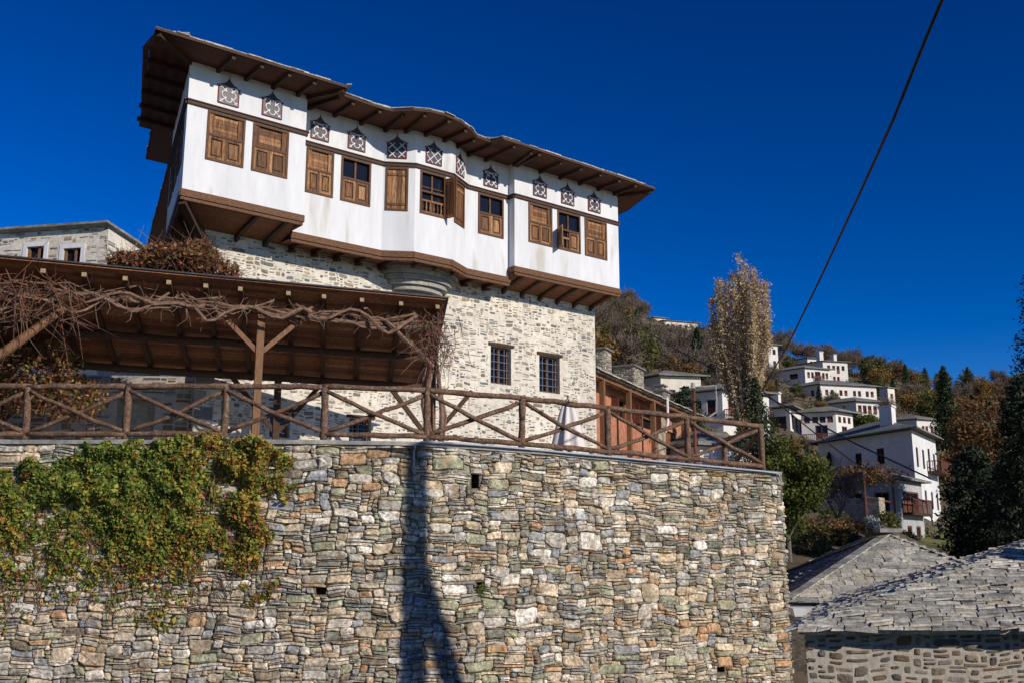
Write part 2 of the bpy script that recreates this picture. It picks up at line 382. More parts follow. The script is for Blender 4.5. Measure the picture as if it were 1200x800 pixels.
ctl += [(x, y, z) for x, y, z in [(0, 0, 0), (-8, 2, 0), (8, -4, 0), (0, -20, 0), (-20, -20, 0), (25, -20, 0), (0, 6, -.6), (-14, 12, -1.4), (-4, 14, -1.6), (4, 13, -1.7), (10, 8, -1.2), (16, 12, -1.2), (20, 4, -.3),
        (-20, 19, -1.4), (-12, 19, -1.5), (-4, 19, -1.5), (3, 20, -1.8), (8, 22, -1.9), (8, 32, -1.6), (15, 30, -1.2), (20, 24, -.8),
        (-25, 30, 1.5), (-14, 27, 1), (-2, 27, 1), (4, 33, 1), (-12, 40, 2.2), (6, 42, 2), (-30, 45, 3), (9, 40, .4), (-60, 40, 5), (40, 20, 1), (60, 50, 6), (-60, 0, 1), (60, -10, 0),
        (-80, 420, 60), (0, 430, 70), (80, 430, 55), (160, 430, 55), (240, 430, 60), (-150, 300, 40), (250, 300, 55), (250, 150, 30)]]
ctl = np.array(ctl)
_A = np.linalg.norm(ctl[:, None, :2]-ctl[None, :, :2], axis=2)
_k = len(ctl); _K = np.zeros((_k+3, _k+3)); _K[:_k, :_k] = _A+np.eye(_k)*-.0; _K[:_k, _k] = 1; _K[:_k, _k+1:] = ctl[:, :2]; _K[_k, :_k] = 1; _K[_k+1:, :_k] = ctl[:, :2].T
_W = np.linalg.solve(_K, np.concatenate([ctl[:, 2], [0, 0, 0]]))
def height(X, Y):
    q = np.stack([np.asarray(X, float).ravel(), np.asarray(Y, float).ravel()], 1)
    d = np.linalg.norm(q[:, None, :]-ctl[None, :, :2], axis=2)
    return d@_W[:_k]+_W[_k]+q@_W[_k+1:]
def hgt(x, y): return float(height([x], [y])[0])
gx = np.concatenate([np.arange(-160, -30, 6.5), np.arange(-30, 60, 1.5), np.arange(60, 255, 6.5)])
gy = np.concatenate([np.arange(-40, 60, 1.5), np.arange(60, 150, 3.0), np.arange(150, 440, 6.0)])
GX, GY = np.meshgrid(gx, gy); GZ = height(GX, GY)
GZ = GZ+np.where(GY.ravel() > 50, rng.normal(0, .35, GZ.shape), 0)
nx, ny = len(gx), len(gy)
fs = [(j*nx+i, j*nx+i+1, (j+1)*nx+i+1, (j+1)*nx+i) for j in range(ny-1) for i in range(nx-1)]
structure(mesh_np('terrain', np.stack([GX.ravel(), GY.ravel(), GZ], 1), fs, M['ground'], smooth=True))
far = MB(); far.quad((-2500, -1500, -60), (2500, -1500, -60), (2500, 2800, -60), (-2500, 2800, -60))
structure(far.build('valley_floor', M['ground']))

# ---------------------------------------------------------------- retaining wall
WA, WB, WC, WD = V((-16, 20.5, 0)), V((-1.88, 20.5, 0)), V((6.53, 25.0, 0)), V((6.2, 31, 0))
ZB = -2.4
def seg(P, Q): d = Q-P; L = d.length; d = d/L; return d, L, V((d.y, -d.x, 0))
d1, L1, n1 = seg(WA, WB); d2, L2, n2 = seg(WB, WC); d3, L3, n3 = seg(WC, WD)
# plan line of the wall: straight, a gentle curve, straight
_pl = [WA+d1*x for x in np.linspace(0, L1-3.2, 30)]
for t in np.linspace(0, 1, 22)[1:-1]:
    p0_, p2_ = WB-d1*3.2, WB+d2*3.2; c_ = WB
    _pl.append(p0_*(1-t)**2+c_*2*t*(1-t)+p2_*t*t)
_pl += [WB+d2*x for x in np.linspace(3.2, L2, 16)]
WP = np.array([[p.x, p.y] for p in _pl]); WU = np.concatenate([[0], np.cumsum(np.linalg.norm(np.diff(WP, axis=0), axis=1))]); WL_ = WU[-1]
WT = np.gradient(WP, WU, axis=0); WT /= np.linalg.norm(WT, axis=1)[:, None]; WN = np.stack([WT[:, 1], -WT[:, 0]], 1)
UB = float(WU[40])
def wall_at(u, off=0.0, z=0.0):
    n = (np.interp(u, WU, WN[:, 0]), np.interp(u, WU, WN[:, 1]))
    return V((np.interp(u, WU, WP[:, 0])+n[0]*off, np.interp(u, WU, WP[:, 1])+n[1]*off, z))
def wall_n(u): return V((np.interp(u, WU, WN[:, 0]), np.interp(u, WU, WN[:, 1]), 0)).normalized()
def wall_top(u): return 3.78-.29*max(0, u-UB)/(WL_-UB)
def wall_uz(px, py, off=0.0):
    r = ray(px, py); Q = WP+WN*off; k = Q[:, 0]/Q[:, 1]; u = float(np.interp(r.x/r.y, k, WU))
    y = float(np.interp(u, WU, Q[:, 1])); return u, EYE+r.z*y/r.y
def on_wall(px, py, off=0.0):
    u, z = wall_uz(px, py, off); return wall_at(u, off, z)
mb = MB()
def hole_uv(px, py, ww, hh): u, z = wall_uz(px, py); return (u-ww/2, u+ww/2, z-ZB-hh/2, z-ZB+hh/2)
hw_ = [hole_uv(376, 692, .2, .14), hole_uv(557, 563, .17, .3), hole_uv(845, 783, .22, .16), hole_uv(563, 685, .16, .12)]
def pre(px, py, ww, hh, r): u, z = wall_uz(px, py); return (u, z-ZB, ww, hh, r)
big = [pre(x, y, a*.82, b*.82, (k+.5)/20) for x, y, a, b, k in [(417, 536, .68, .3, 6), (383, 541, .36, .3, 5), (372, 558, .46, .3, 12), (400, 553, .3, .22, 9), (330, 590, .6, .24, 2), (340, 580, .5, .2, 1),
        (405, 600, .7, .22, 8), (380, 640, .6, .2, 3), (75, 765, .55, .3, 4), (110, 770, .6, .35, 11), (450, 640, .5, .3, 0), (470, 720, .5, .25, 4), (350, 700, .6, .2, 10), (300, 730, .5, .2, 14), (430, 740, .5, .24, 13), (240, 770, .7, .2, 3), (452, 520, .5, .25, 3), (460, 560, .4, .3, 5),
        (692, 630, .75, .48, 14), (652, 628, .6, .4, 5), (525, 542, .8, .3, 3), (590, 545, .55, .28, 0), (690, 557, .55, .3, 14), (712, 580, .55, .26, 8), (745, 562, .5, .28, 2), (763, 690, .55, .5, 13),
        (617, 718, .6, .4, 14), (558, 735, .5, .3, 0), (840, 568, .42, .35, 8), (820, 630, .5, .28, 14), (812, 600, .6, .14, 4), (577, 705, .6, .25, 3), (585, 665, .5, .3, 1), (600, 675, .5, .3, 8), (672, 770, .55, .3, 4), (790, 770, .6, .3, 10), (850, 770, .6, .3, 6), (835, 730, .5, .3, 6), (755, 712, .4, .4, 8), (600, 600, .5, .3, 7), (680, 600, .4, .25, 12), (850, 700, .6, .3, 10), (560, 630, .55, .3, 10), (905, 740, .4, .24, 8)]]
# mortar bed in short facets along the curve, with the weep holes cut out
ub = sorted(set(list(np.arange(0, WL_, .5))+[WL_]+[h[0] for h in hw_]+[h[1] for h in hw_]))
for ua, ub_ in zip(ub, ub[1:]):
    um = (ua+ub_)/2; zs = [ZB-.5, None]; hh = [h for h in hw_ if h[0] < um < h[1]]
    cuts = sorted([(h[2]+ZB, h[3]+ZB, h) for h in hh]); z = ZB-.5
    def wq(z0, z1, z0b, z1b, o): mb.quad(wall_at(ua, o, z0), wall_at(ub_, o, z0b), wall_at(ub_, o, z1b), wall_at(ua, o, z1), .5, 1)
    for a, b, h in cuts:
        wq(z, a, z, a, -.012); wq(a, b, a, b, -.45); z = b
        mb.quad(wall_at(ua, -.012, a), wall_at(ub_, -.012, a), wall_at(ub_, -.45, a), wall_at(ua, -.45, a), .5, 1); mb.quad(wall_at(ua, -.012, b), wall_at(ub_, -.012, b), wall_at(ub_, -.45, b), wall_at(ua, -.45, b), .5, 1)
        for q in (h[0], h[1]): mb.quad(wall_at(q, -.012, a), wall_at(q, -.45, a), wall_at(q, -.45, b), wall_at(q, -.012, b), .5, 1)
    wq(z, wall_top(ua), z, wall_top(ub_), -.012)
panel(mb, WC-n3*.012, d3, n3, 0, L3, ZB-.5, 3.47, (), .4, .5, 1)
CELL = (.05, .034)
mk = dict(gap=.013, depth=.07, thin=.42, tilt=.016, dome=.55, warp=.024, rough_=1.7)
sc2 = 3.78-ZB
rubble(mb, lambda u, v, d: wall_at(u, d, ZB+v*(1-.29/sc2*max(0, u-UB)/(WL_-UB))), WL_, sc2, CELL, (3, 10), (2, 5), holes=hw_, preset=big, **mk)
rubble(mb, lambda u, v, d: WC+d3*u+n3*d+Z3*(ZB+v), L3, 3.47-ZB, CELL, (3, 9), (2, 5), **mk)
wall = thing('retaining_wall', 'tall rough rubble retaining wall of tan and grey stones below the log railing', 'stone wall', (-1.9, 20.5, -1.6))
mb.build('stone_facing', [M['rubble'], M['mortar_dark']], wall)
cp = MB()
def slab(mb, pts_in, pts_out, z0, z1):
    for i in range(len(pts_in)-1):
        a, b, c, d = pts_in[i], pts_in[i+1], pts_out[i+1], pts_out[i]
        P = [V((*p[:2], 0)) for p in (d, c, b, a)]
        lo = [P[0]+Z3*z0[i], P[1]+Z3*z0[i+1], P[2]+Z3*z0[i+1], P[3]+Z3*z0[i]]; hi = [P[0]+Z3*z1[i], P[1]+Z3*z1[i+1], P[2]+Z3*z1[i+1], P[3]+Z3*z1[i]]
        mb.add(lo+hi, [(3, 2, 1, 0), (4, 5, 6, 7), (0, 1, 5, 4), (1, 2, 6, 5), (2, 3, 7, 6), (3, 0, 4, 7)])
po, pi, z0s, z1s = [], [], [], []
for u in np.linspace(0, WL_, 50):
    jj = rnd.uniform(-.018, .018); po.append(wall_at(u, .045+jj)); pi.append(wall_at(u, -.42)); z0s.append(wall_top(u)+.002); z1s.append(wall_top(u)+.085+rnd.uniform(-.008, .008))
slab(cp, pi, po, z0s, z1s)
cp.build('coping', M['concrete'], wall)
# terrace
tr = MB(); TZ = 3.72
tr.poly([(-40, 20.6, TZ), (-1.95, 20.62, TZ), (6.35, 25.1, TZ-.3), (6.0, 31, TZ-.1), (9.5, 37, TZ-.1), (11, 48, TZ), (-40, 50, TZ)])
structure(tr.build('terrace_pavement', M['paving']))

# ---------------------------------------------------------------- conduit on the wall
cm = MB(); pts = [on_wall(486, 556, .02), on_wall(485.5, 552, .10), on_wall(485, 528, .115), on_wall(487, 521, .115), on_wall(493, 517.5, .115), on_wall(501, 517, .115)]
for px, py in [(540, 519.5), (600, 524), (660, 529.5), (720, 535), (780, 541), (840, 546.5), (893, 551.5), (912, 554), (915, 562)]: pts.append(on_wall(px, py, .10))
cm.tube(pts, .022, 8)
o = cm.build('cable_conduit', M['pipe'], origin=pts[0], smooth=True); tag(o, 'thin grey conduit pipe running under the log railing along the wall top', 'pipe')

# ---------------------------------------------------------------- log railing
rail_o = thing('log_railing', 'rustic brown log railing with crossed braces along the wall top', 'railing', (-1.8, 20.7, 3.86))
def path(px, back=.2):
    u, z = wall_uz(px, 490, -back); p = wall_at(u, -back); return p, wall_top(u)+.08
post_px = [-330, -205, -85, 31, 148, 263, 380, 500, 611, 712, 805, 891]
PS = [path(q) for q in post_px]
def wavy(a, b, rad, k=7, wob=.025, sag=0):
    a, b = V(a), V(b); pts = []; off = V((0, 0, 0))
    for i in range(k+1):
        t = i/k; off = V((rnd.gauss(0, wob), rnd.gauss(0, wob*.6), rnd.gauss(0, wob))) if 0 < i < k else V((0, 0, 0))
        pts.append(a.lerp(b, t)+off-Z3*sag*math.sin(math.pi*t))
    return pts, [rad*rnd.uniform(.88, 1.1) for _ in pts]
for p, z in PS:
    b = MB(); a, rr = wavy(p+Z3*z, p+Z3*(z+1.10)+V((rnd.gauss(0, .02), 0, 0)), .074, 5, .005); b.tube(a, rr, 9, wob=.05); b.build('post', M['log'], rail_o, smooth=True)
for i in range(len(PS)-1):
    (p, z), (q, y) = PS[i], PS[i+1]; n = n1 if i < 7 else n2; D = (q-p).normalized()
    b = MB(); a, rr = wavy(p+Z3*(z+1.12)-D*.05, q+Z3*(y+1.12)+D*.05, .062, 8, .009); b.tube(a, rr, 10, wob=.025); b.build('top_rail', M['log'], rail_o, smooth=True)
    if i not in (5,):
        b = MB(); a, rr = wavy(p+Z3*(z+.14)+n*.015, q+Z3*(y+.14)+n*.015, .058, 7, .010); b.tube(a, rr, 9, wob=.05); b.build('bottom_rail', M['log'], rail_o, smooth=True)
    for s, (za, zb) in ((1, (1.02, .2)), (-1, (.2, 1.02))):
        b = MB(); a, rr = wavy(p+Z3*(z+za)+n*.05*s+D*.05, q+Z3*(y+zb)+n*.05*s-D*.05, .047, 7, .011, .03); b.tube(a, rr, 9, wob=.03); b.build('brace', M['log'], rail_o, smooth=True)
# the railing turns back at the right end
(p, z) = PS[-1]; q = p+V((-.25, 3.2, 0)); b = MB(); b.tube([q+Z3*z, q+Z3*(z+1.1)], .085, 9); b.build('post', M['log'], rail_o, smooth=True)
for za, zb, rr in ((1.1, 1.1, .07), (.14, .14, .07), (1.0, .2, .055), (.2, 1.0, .055)):
    b = MB(); a, rr2 = wavy(p+Z3*(z+za), q+Z3*(z+zb), rr, 6, .015); b.tube(a, rr2, 8); b.build('brace' if za != zb else 'rail', M['log'], rail_o, smooth=True)

# ---------------------------------------------------------------- the mansion
U = heading(51.4); NN = V((U.y, -U.x, 0)); HP = at(213, 222, 25); HP.z = 0
WS = heading(-23)                                   # its left side runs this way
def H(s, o, z=0): return HP+U*s+NN*o+Z3*z
def side(t, inset=0): return WS*t
mansion = thing('mansion', 'tall stone mansion with white overhanging upper storey and brown shutters above the terrace', 'mansion', H(8, -4, TZ))
ZT, ZBELT, ZBAY, ZREC = 14.38, 13.22, 10.82, 10.50
bow = [(6.35, -.6), (7.18, -.1), (8.56, -.1), (9.48, -.6)]
front = [(0, 0), (3.42, 0), (3.42, -.6)]+bow+[(11.22, -.6), (11.22, -.3), (16.0, -.3)]
def wdir(t): s = WS.dot(U); o = WS.dot(NN); return (s*t, o*t)
sl = wdir(5.0); back_r = (16.0+wdir(6)[0]*.2, -9.0)
WIN, LAT = [], []          # windows: (wall index, s-centre along wall, width, z0, z1, kind)
segs = []
for i in range(len(front)-1):
    a, b = front[i], front[i+1]; A, B = H(*a), H(*b); L = (B-A).length; D = (B-A)/L; n = V((D.y, -D.x, 0)); bay = i in (0, 8, 9)
    segs.append([A, D, n, L, ZBAY if i in (0, 1, 8, 7) else ZREC, []])
def place(i, px0, px1, py, kind):
    A, D, n, L = segs[i][:4]; s0 = (on_plane(px0, py, A, n)-A).dot(D); s1 = (on_plane(px1, py, A, n)-A).dot(D)
    s0 = max(.06, s0); s1 = min(L-.06, s1)
    segs[i][5].append((s0, s1, 11.76, 13.15, kind))
place(0, 241.5, 287, 160, 'closed'); place(0, 295, 338, 175, 'closed')
place(2, 358, 391, 200, 'closed'); place(2, 399, 434.5, 212, 'half')
place(3, 451.5, 478.5, 220, 'plank'); place(4, 492, 522, 225, 'open'); place(5, 532, 544, 240, 'plank')
place(6, 560, 590, 255, 'half'); place(8, 619, 647, 262, 'closed'); place(8, 653, 680, 270, 'ajar'); place(8, 685, 711, 280, 'closed')
upw = MB()
side_segs = []
A = H(0, 0); side_segs.append([A, WS, V((-WS.y, WS.x, 0)), 5.0, ZBAY, [(.7, 1.75, 11.76, 13.15, 'closed'), (2.1, 3.15, 11.76, 13.15, 'closed'), (3.5, 4.5, 11.76, 13.15, 'closed')]])
C1 = H(*sl); C2 = C1+U*.35; C3 = C2+WS*2.5; C3b = C3+U*.6; C3c = C3b+WS*9.5; C4 = C3c+U*13; CR = H(16.0, -.3)
for A, D, n, L, zb, ws in segs:
    panel(upw, A, D, n, 0, L, zb, ZT, [x[:4] for x in ws], .10, .5)
A, D, n, L, zb, ws = side_segs[0]
panel(upw, A, D, n, 0, L, zb, ZT, [x[:4] for x in ws], .10, .5)
def plain(mb, a, b, z0, z1):
    mb.quad(a+Z3*z0, b+Z3*z0, b+Z3*z1, a+Z3*z1, .5)
plain(upw, C1, C2, 8, ZT); plain(upw, C2, C3, 8, ZT); plain(upw, C3, C3b, 8, ZT); plain(upw, C3b, C3c, 4, ZT); plain(upw, C3c, C4, 4, ZT); plain(upw, C4, CR, ZBAY, ZT)
upw.build('upper_walls', M['plaster'], mansion)
# ---- windows of the upper storey
def window(A, D, n, s0, s1, z0, z1, kind, parent):
    P = lambda s, z, d: A+D*s+Z3*z+n*d
    def bx(mb, a, b, c, d, e0, e1, r=None): mb.obox(P((a+b)/2, (c+d)/2, (e0+e1)/2), D*(b-a)/2, Z3*(d-c)/2, n*(e1-e0)/2, r)
    g = MB(); fw = .065; wid = s1-s0
    for q in ((s0+.003, s0+fw, z0+.003, z1-.003), (s1-fw, s1-.003, z0+.003, z1-.003), (s0+fw, s1-fw, z1-fw, z1-.003), (s0+fw, s1-fw, z0+.003, z0+fw)): bx(g, *q, -.10, .025)
    a, b, c, d = s0+fw, s1-fw, z0+fw, z1-fw; mid = c+(d-c)*.53
    if kind != 'plank': bx(g, a, b, mid-.03, mid+.03, -.07, .02)
    fr = g.build('window', M['shutter_frame'], parent)
    def leaf(a, b, c, d, e=.0, planks=0):
        k = MB(); st = .075
        if planks:
            x = a; w_ = (b-a)/planks
            for i in range(planks): bx(k, a+i*w_+.004, a+(i+1)*w_-.004, c, d, -.06, -.02+rnd.uniform(-.004, .004))
            bx(k, a+.01, b-.01, c+.12, c+.19, -.0195, .004); bx(k, a+.01, b-.01, d-.2, d-.13, -.0195, .004)
        else:
            for q in ((a, a+st, c, d), (b-st, b, c, d), (a+st, b-st, d-st, d), (a+st, b-st, c, c+st)): bx(k, *q, -.05, -.002)
            bx(k, a+st, b-st, c+st, d-st, -.05, -.038, .95); bx(k, a+st+.045, b-st-.045, c+st+.045, d-st-.045, -.038, -.012)
        return k.build('shutter', M['shutter'], fr)
    if kind == 'plank':
        leaf(a, b, c, d, planks=4); return fr
    if kind in ('closed',):
        k = MB(); x0, x1 = a+wid*.13, b-wid*.13; nb_ = 5; hh = (d-mid-.03)/nb_
        for i in range(nb_): bx(k, x0, x1, mid+.03+i*hh+.004, mid+.03+(i+1)*hh-.004, -.07, -.045+rnd.uniform(-.004, .004))
        k.build('upper_panel', M['shutter'], fr)
        for q in ((a, x0), (x1, b)):
            k = MB(); bx(k, q[0]+.003, q[1]-.003, mid+.03, d, -.06, -.005); k.build('side_board', M['shutter'], fr)
    if kind in ('half', 'open', 'ajar'):
        k = MB(); bx(k, a, b, c, d, -.0995, -.085); k.build('glass', M['glass'], fr)
        k = MB(); bx(k, (a+b)/2-.03, (a+b)/2+.03, c, d, -.084, -.045)
        if kind == 'open':
            for t in (.33, .66): bx(k, a, b, c+(d-c)*t-.015, c+(d-c)*t+.015, -.084, -.055)
        k.build('glazing_bar', M['shutter'], fr)
    m_ = (a+b)/2
    if kind in ('closed', 'half'):
        leaf(a, m_-.004, c, mid-.03); leaf(m_+.004, b, c, mid-.03)
    if kind == 'ajar':
        leaf(m_+.004, b, c, mid-.03)
    if kind in ('ajar', 'open'):
        k = MB()           # leaf swung open, standing out from the wall, and a turned baluster rail
        s_ = s0+.02 if kind == 'ajar' else s1-.02; hgt_ = z1-.1 if kind == 'open' else mid
        dd = (n*.93+D*(.37 if kind == 'open' else -.37)).normalized()
        b0 = A+D*s_+Z3*z0+n*.03
        k.obox(b0+dd*.21+Z3*(hgt_-z0)*.5, dd*.21, dd.cross(Z3)*.02, Z3*(hgt_-z0)*.5)
        k.obox(b0+dd*.21+Z3*(hgt_-z0)*.5, dd*.13, dd.cross(Z3)*.03, Z3*(hgt_-z0)*.40)
        k.build('shutter', M['shutter'], fr)
        k = MB(); bx(k, a, b if kind == 'open' else m_, c+.36, c+.42, -.06, -.01); bx(k, a, b if kind == 'open' else m_, c, c+.05, -.06, -.01)
        nb_ = 6 if kind == 'open' else 3
        for i in range(nb_):
            x = a+((b if kind == 'open' else m_)-a)*(i+.5)/nb_; k.tube([P(x, c+.05, -.035), P(x, c+.16, -.035), P(x, c+.26, -.035), P(x, c+.36, -.035)], [.014, .03, .016, .02], 6)
        k.build('baluster_rail', M['shutter'], fr)
    return fr
for A, D, n, L, zb, ws in segs+side_segs:
    for x in ws: window(A, D, n, *x, mansion)
# ---- lattice lights
def lattice(i, px, py, kind):
    A, D, n, L = segs[i][:4]; s = (on_plane(px, py, A, n)-A).dot(D); s = max(.34, min(L-.34, s))
    w_, zb, zs, zt = .29, 13.44, 13.93, 14.15
    P = lambda x, z, d: A+D*(s+x)+Z3*z+n*d
    out = [(-w_, zb), (w_, zb), (w_, zs), (w_*.8, zs+.05), (w_*.4, zs+.10), (0, zt), (-w_*.4, zs+.10), (-w_*.8, zs+.05), (-w_, zs)]
    g = MB(); g.add([P(x, z, .006) for x, z in out]+[P(x*.96, z, .012) for x, z in out], [tuple(range(9, 18))]+[(k, (k+1) % 9, 9+(k+1) % 9, 9+k) for k in range(9)], .5)
    o = g.build('lattice_light', M['purple_glass'], mansion)
    g = MB()
    for k in range(9):
        a, b = out[k], out[(k+1) % 9]; g.tube([P(a[0], a[1], .012), P(b[0], b[1], .012)], .016, 5)
    g.tube([P(0, zt, .012), P(0, zt+.10, .012)], [.022, .004], 5); g.tube([P(-w_-.04, zs, .012), P(-w_-.02, zs+.03, .012)], .014, 5); g.tube([P(w_+.04, zs, .012), P(w_+.02, zs+.03, .012)], .014, 5)
    g.build('lattice_outline', M['redline'], o)
    g = MB(); zc = (zb+zs)/2+.03
    def line(pts): g.tube([P(x, z, .022) for x, z in pts], .0145, 5)
    if kind == 'q':
        for k in range(4):
            a0 = k*math.pi/2; cx, cz = .105*math.cos(a0), .115*math.sin(a0)
            line([(cx+.092*math.cos(a0+t), zc+cz+.098*math.sin(a0+t)) for t in np.linspace(-2.1, 2.1, 11)])
            b0 = a0+math.pi/4; line([(.11*math.cos(b0), zc+.115*math.sin(b0)), (.25*math.copysign(1, math.cos(b0)), zc+.245*math.copysign(1, math.sin(b0)))])
            line([(.25*math.copysign(1, math.cos(b0))-.07*math.copysign(1, math.cos(b0))*math.sin(t), zc+(.245-.07*math.cos(t))*math.copysign(1, math.sin(b0))) for t in np.linspace(0, 1.57, 5)])
        line([(-.14, zs+.02), (0, zs-.03), (.14, zs+.02)])
    else:
        for k in (-1, 1):
            for t in (-.29, 0, .29):
                pts = [(x, zc+k*x*1.0+t) for x in np.linspace(-w_+.02, w_-.02, 15)]; pts = [q for q in pts if zb+.02 < q[1] < zs+.02]
                if len(pts) > 1: line([pts[0], pts[-1]])
    g.build('tracery', M['tracery'], o)
for q in [(0, 268, 109, 'q'), (0, 319, 124, 'q'), (2, 375, 151, 'q'), (2, 418, 164, 'q'), (3, 465.5, 171, 'x'), (4, 508.4, 176, 'x'), (5, 539, 192, 'x'), (6, 575, 209.5, 'q'), (8, 632.5, 217, 'q'), (8, 665, 227, 'q'), (8, 696, 236.5, 'q')]: lattice(*q)
# ---- belt moulding and floor beam along the facets
bm_, fb = MB(), MB()
for A, D, n, L, zb, ws in segs+side_segs:
    a, b = A-D*.02, A+D*(L+.02)
    bm_.obox((a+b)/2+n*.033+Z3*ZBELT, (b-a)/2, n*.03, Z3*.045); bm_.obox((a+b)/2+n*.048+Z3*(ZBELT+.06), (b-a)/2+D*.03, n*.045, Z3*.014)
    fb.obox((a+b)/2+n*.005+Z3*(zb-.10), (b-a)/2+D*.02, n*.05, Z3*.095); fb.obox((a+b)/2-n*.03+Z3*(zb-.245), (b-a)/2, n*.05, Z3*.045)
bm_.build('belt_moulding', M['timber'], mansion); fb.build('floor_beam', M['beam_timber'], mansion)
# ---- underside boards and joists
SO = -1.45
SA = H(1.25, SO); SR = H(15.85, SO); SW = WS
us = MB(); rw_ = [rnd.random()*.99 for _ in range(6)]
inner = lambda s: H(max(1.25, min(15.85, s)), SO)
for i, (A, D, n, L, zb, ws) in enumerate(segs):
    k = max(1, int(L/.28))
    for j in range(k):
        a, b = A+D*L*j/k, A+D*L*(j+1)/k; sa, sb = (a-HP).dot(U), (b-HP).dot(U); ia, ib = inner(sa), inner(sb)
        [us.quad((a+Z3*(zb-.19)).lerp(ia+Z3*10.34, q/6+.004), (b+Z3*(zb-.19)).lerp(ib+Z3*10.34, q/6+.004), (b+Z3*(zb-.19)).lerp(ib+Z3*10.34, (q+1)/6), (a+Z3*(zb-.19)).lerp(ia+Z3*10.34, (q+1)/6), rw_[q]) for q in range(6)]
for j in range(16):
    a, b = H(0, 0)+WS*5*j/16, H(0, 0)+WS*5*(j+1)/16
    us.quad(a+Z3*(ZBAY-.19), b+Z3*(ZBAY-.19), SA+SW*4.2*(j+1)/16+Z3*10.34, SA+SW*4.2*j/16+Z3*10.34)
us.build('underside_boards', M['canopy_boards'], mansion)
for i, (A, D, n, L, zb, ws) in enumerate(segs):
    if i in (1, 7): continue
    k = max(1, round(L/.78))
    for j in range(k):
        a = A+D*L*(j+.5)/k-n*.04; s = (a-HP).dot(U)
        if s < 1.3: continue
        q = inner(s); j_ = MB(); j_.bar(a+Z3*(zb-.255), q+Z3*10.29, .11, .10)
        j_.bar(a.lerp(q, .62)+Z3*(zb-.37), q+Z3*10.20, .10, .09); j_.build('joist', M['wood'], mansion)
for t in (.6, 1.7, 2.8, 3.9):
    j_ = MB(); a = H(0, 0)+WS*t+V((.05, 0, 0)); q = SA+SW*max(0, t-.8); j_.bar(a+Z3*(ZBAY-.30), q+Z3*10.1, .14, .15); j_.build('joist', M['wood'], mansion)
j_ = MB(); j_.bar(H(.06, -.06, ZBAY-.3), SA+Z3*9.9, .18, .2); j_.build('joist', M['wood'], mansion)
# ---- stone storeys
st = MB()
SU, SN = U, NN; SAo = V((SA.x, SA.y, 0)); SL = 15.85-1.25
bw = []
for px0, px1, py0, py1 in [(575, 599, 406, 450), (632, 656, 417, 460), (316, 340, 482, 512), (409, 435, 490, 520)]:
    a = on_plane(px0, (py0+py1)/2, SAo, SN); b = on_plane(px1, (py0+py1)/2, SAo, SN); c = on_plane((px0+px1)/2, py1, SAo, SN).z; d = on_plane((px0+px1)/2, py0, SAo, SN).z
    bw.append(((a-SAo).dot(SU), (b-SAo).dot(SU), c, d))
panel(st, SAo, SU, SN, 0, SL, TZ-1.5, 10.55, bw, .28, .5, 1)
sd2 = V((-SW.y, SW.x, 0))
panel(st, SAo, SW, sd2, 0, 8.5, TZ-1.5, 10.55, (), .2, .5, 1)
SRo = V((SR.x, SR.y, 0)); plain_b = SRo-NN*7.5
st.quad(SRo+Z3*2, plain_b+Z3*2, plain_b+Z3*10.55, SRo+Z3*10.55, .5, 1)
plain_c = SAo+SW*8.5
st.quad(plain_b+Z3*2, plain_c+Z3*2, plain_c+Z3*10.55, plain_b+Z3*10.55, .5, 1)
kw = dict(cell=(.044, .034), wr=(3, 7), hr=(2, 4), gap=.055, depth=.018, thin=.25, dome=.4, back=.02, tilt=.003, warp=.02, rough_=1.8)
class Sparse(MB):
    def __init__(s, keep): super().__init__(); s.keep = keep
    def add(s, vs, fs, r=None, m=0):
        if m == 0 and rnd.random() > s.keep: return
        super().add(vs, fs, r, m)
sp = Sparse(.56)
rubble(sp, lambda u, v, d: SAo+SU*u+SN*d+Z3*(TZ-.3+v), SL, 6.9, holes=[(a-.1, b+.1, c-(TZ-.3)-.08, d-(TZ-.3)+.1) for a, b, c, d in bw], **kw)
rubble(sp, lambda u, v, d: SAo+SW*u+sd2*d+Z3*(TZ-.3+v), 6, 6.9, **kw)
# quoins at both corners
for k in range(15):
    z = TZ+.1+k*.43; L = .5 if k % 2 else .3
    for base, sg in ((SAo, 1),):
        sp.keep = 1
        c = base+SU*sg*(L/2+.01)+Z3*(z+.19); sp.obox(c+SN*.0, SU*L/2, SN*.028, Z3*.17, rnd.random()*.3)
st.v, off = st.v+sp.v, len(st.v); st.f += [[i+off for i in f] for f in sp.f]; st.r += sp.r; st.m += sp.m
st.build('stone_storeys', [M['pale_stone'], M['lime']], mansion)
for a, b, c, d in bw:
    P = lambda s, z, e: SAo+SU*s+Z3*z+SN*e
    g = MB(); f = .07
    for q in ((a+.002, a+f, c+.002, d-.002), (b-f, b-.002, c+.002, d-.002), (a+f, b-f, d-f, d-.002), (a+f, b-f, c+.002, c+f), ((a+b)/2-.03, (a+b)/2+.03, c+f, d-f)):
        g.obox(P((q[0]+q[1])/2, (q[2]+q[3])/2, -.21), SU*(q[1]-q[0])/2, Z3*(q[3]-q[2])/2, SN*.035)
    o = g.build('barred_window', M['post'], mansion)
    g = MB(); g.quad(P(a, c, -.25), P(b, c, -.25), P(b, d, -.25), P(a, d, -.25)); g.build('glass', M['glass'], o)
    g = MB()
    for k in range(1, 4): x = a+(b-a)*k/4; g.tube([P(x, c, -.11), P(x, d, -.11)], .014, 6)
    for k in range(1, 5): z = c+(d-c)*k/5; g.tube([P(a, z, -.11), P(b, z, -.11)], .013, 6)
    g.build('bars', M['bluebars'], o)
    g = MB(); g.obox(P((a+b)/2, d+.05, .01), SU*((b-a)/2+.1), Z3*.045, SN*.05); g.build('lintel', M['wood'], o)
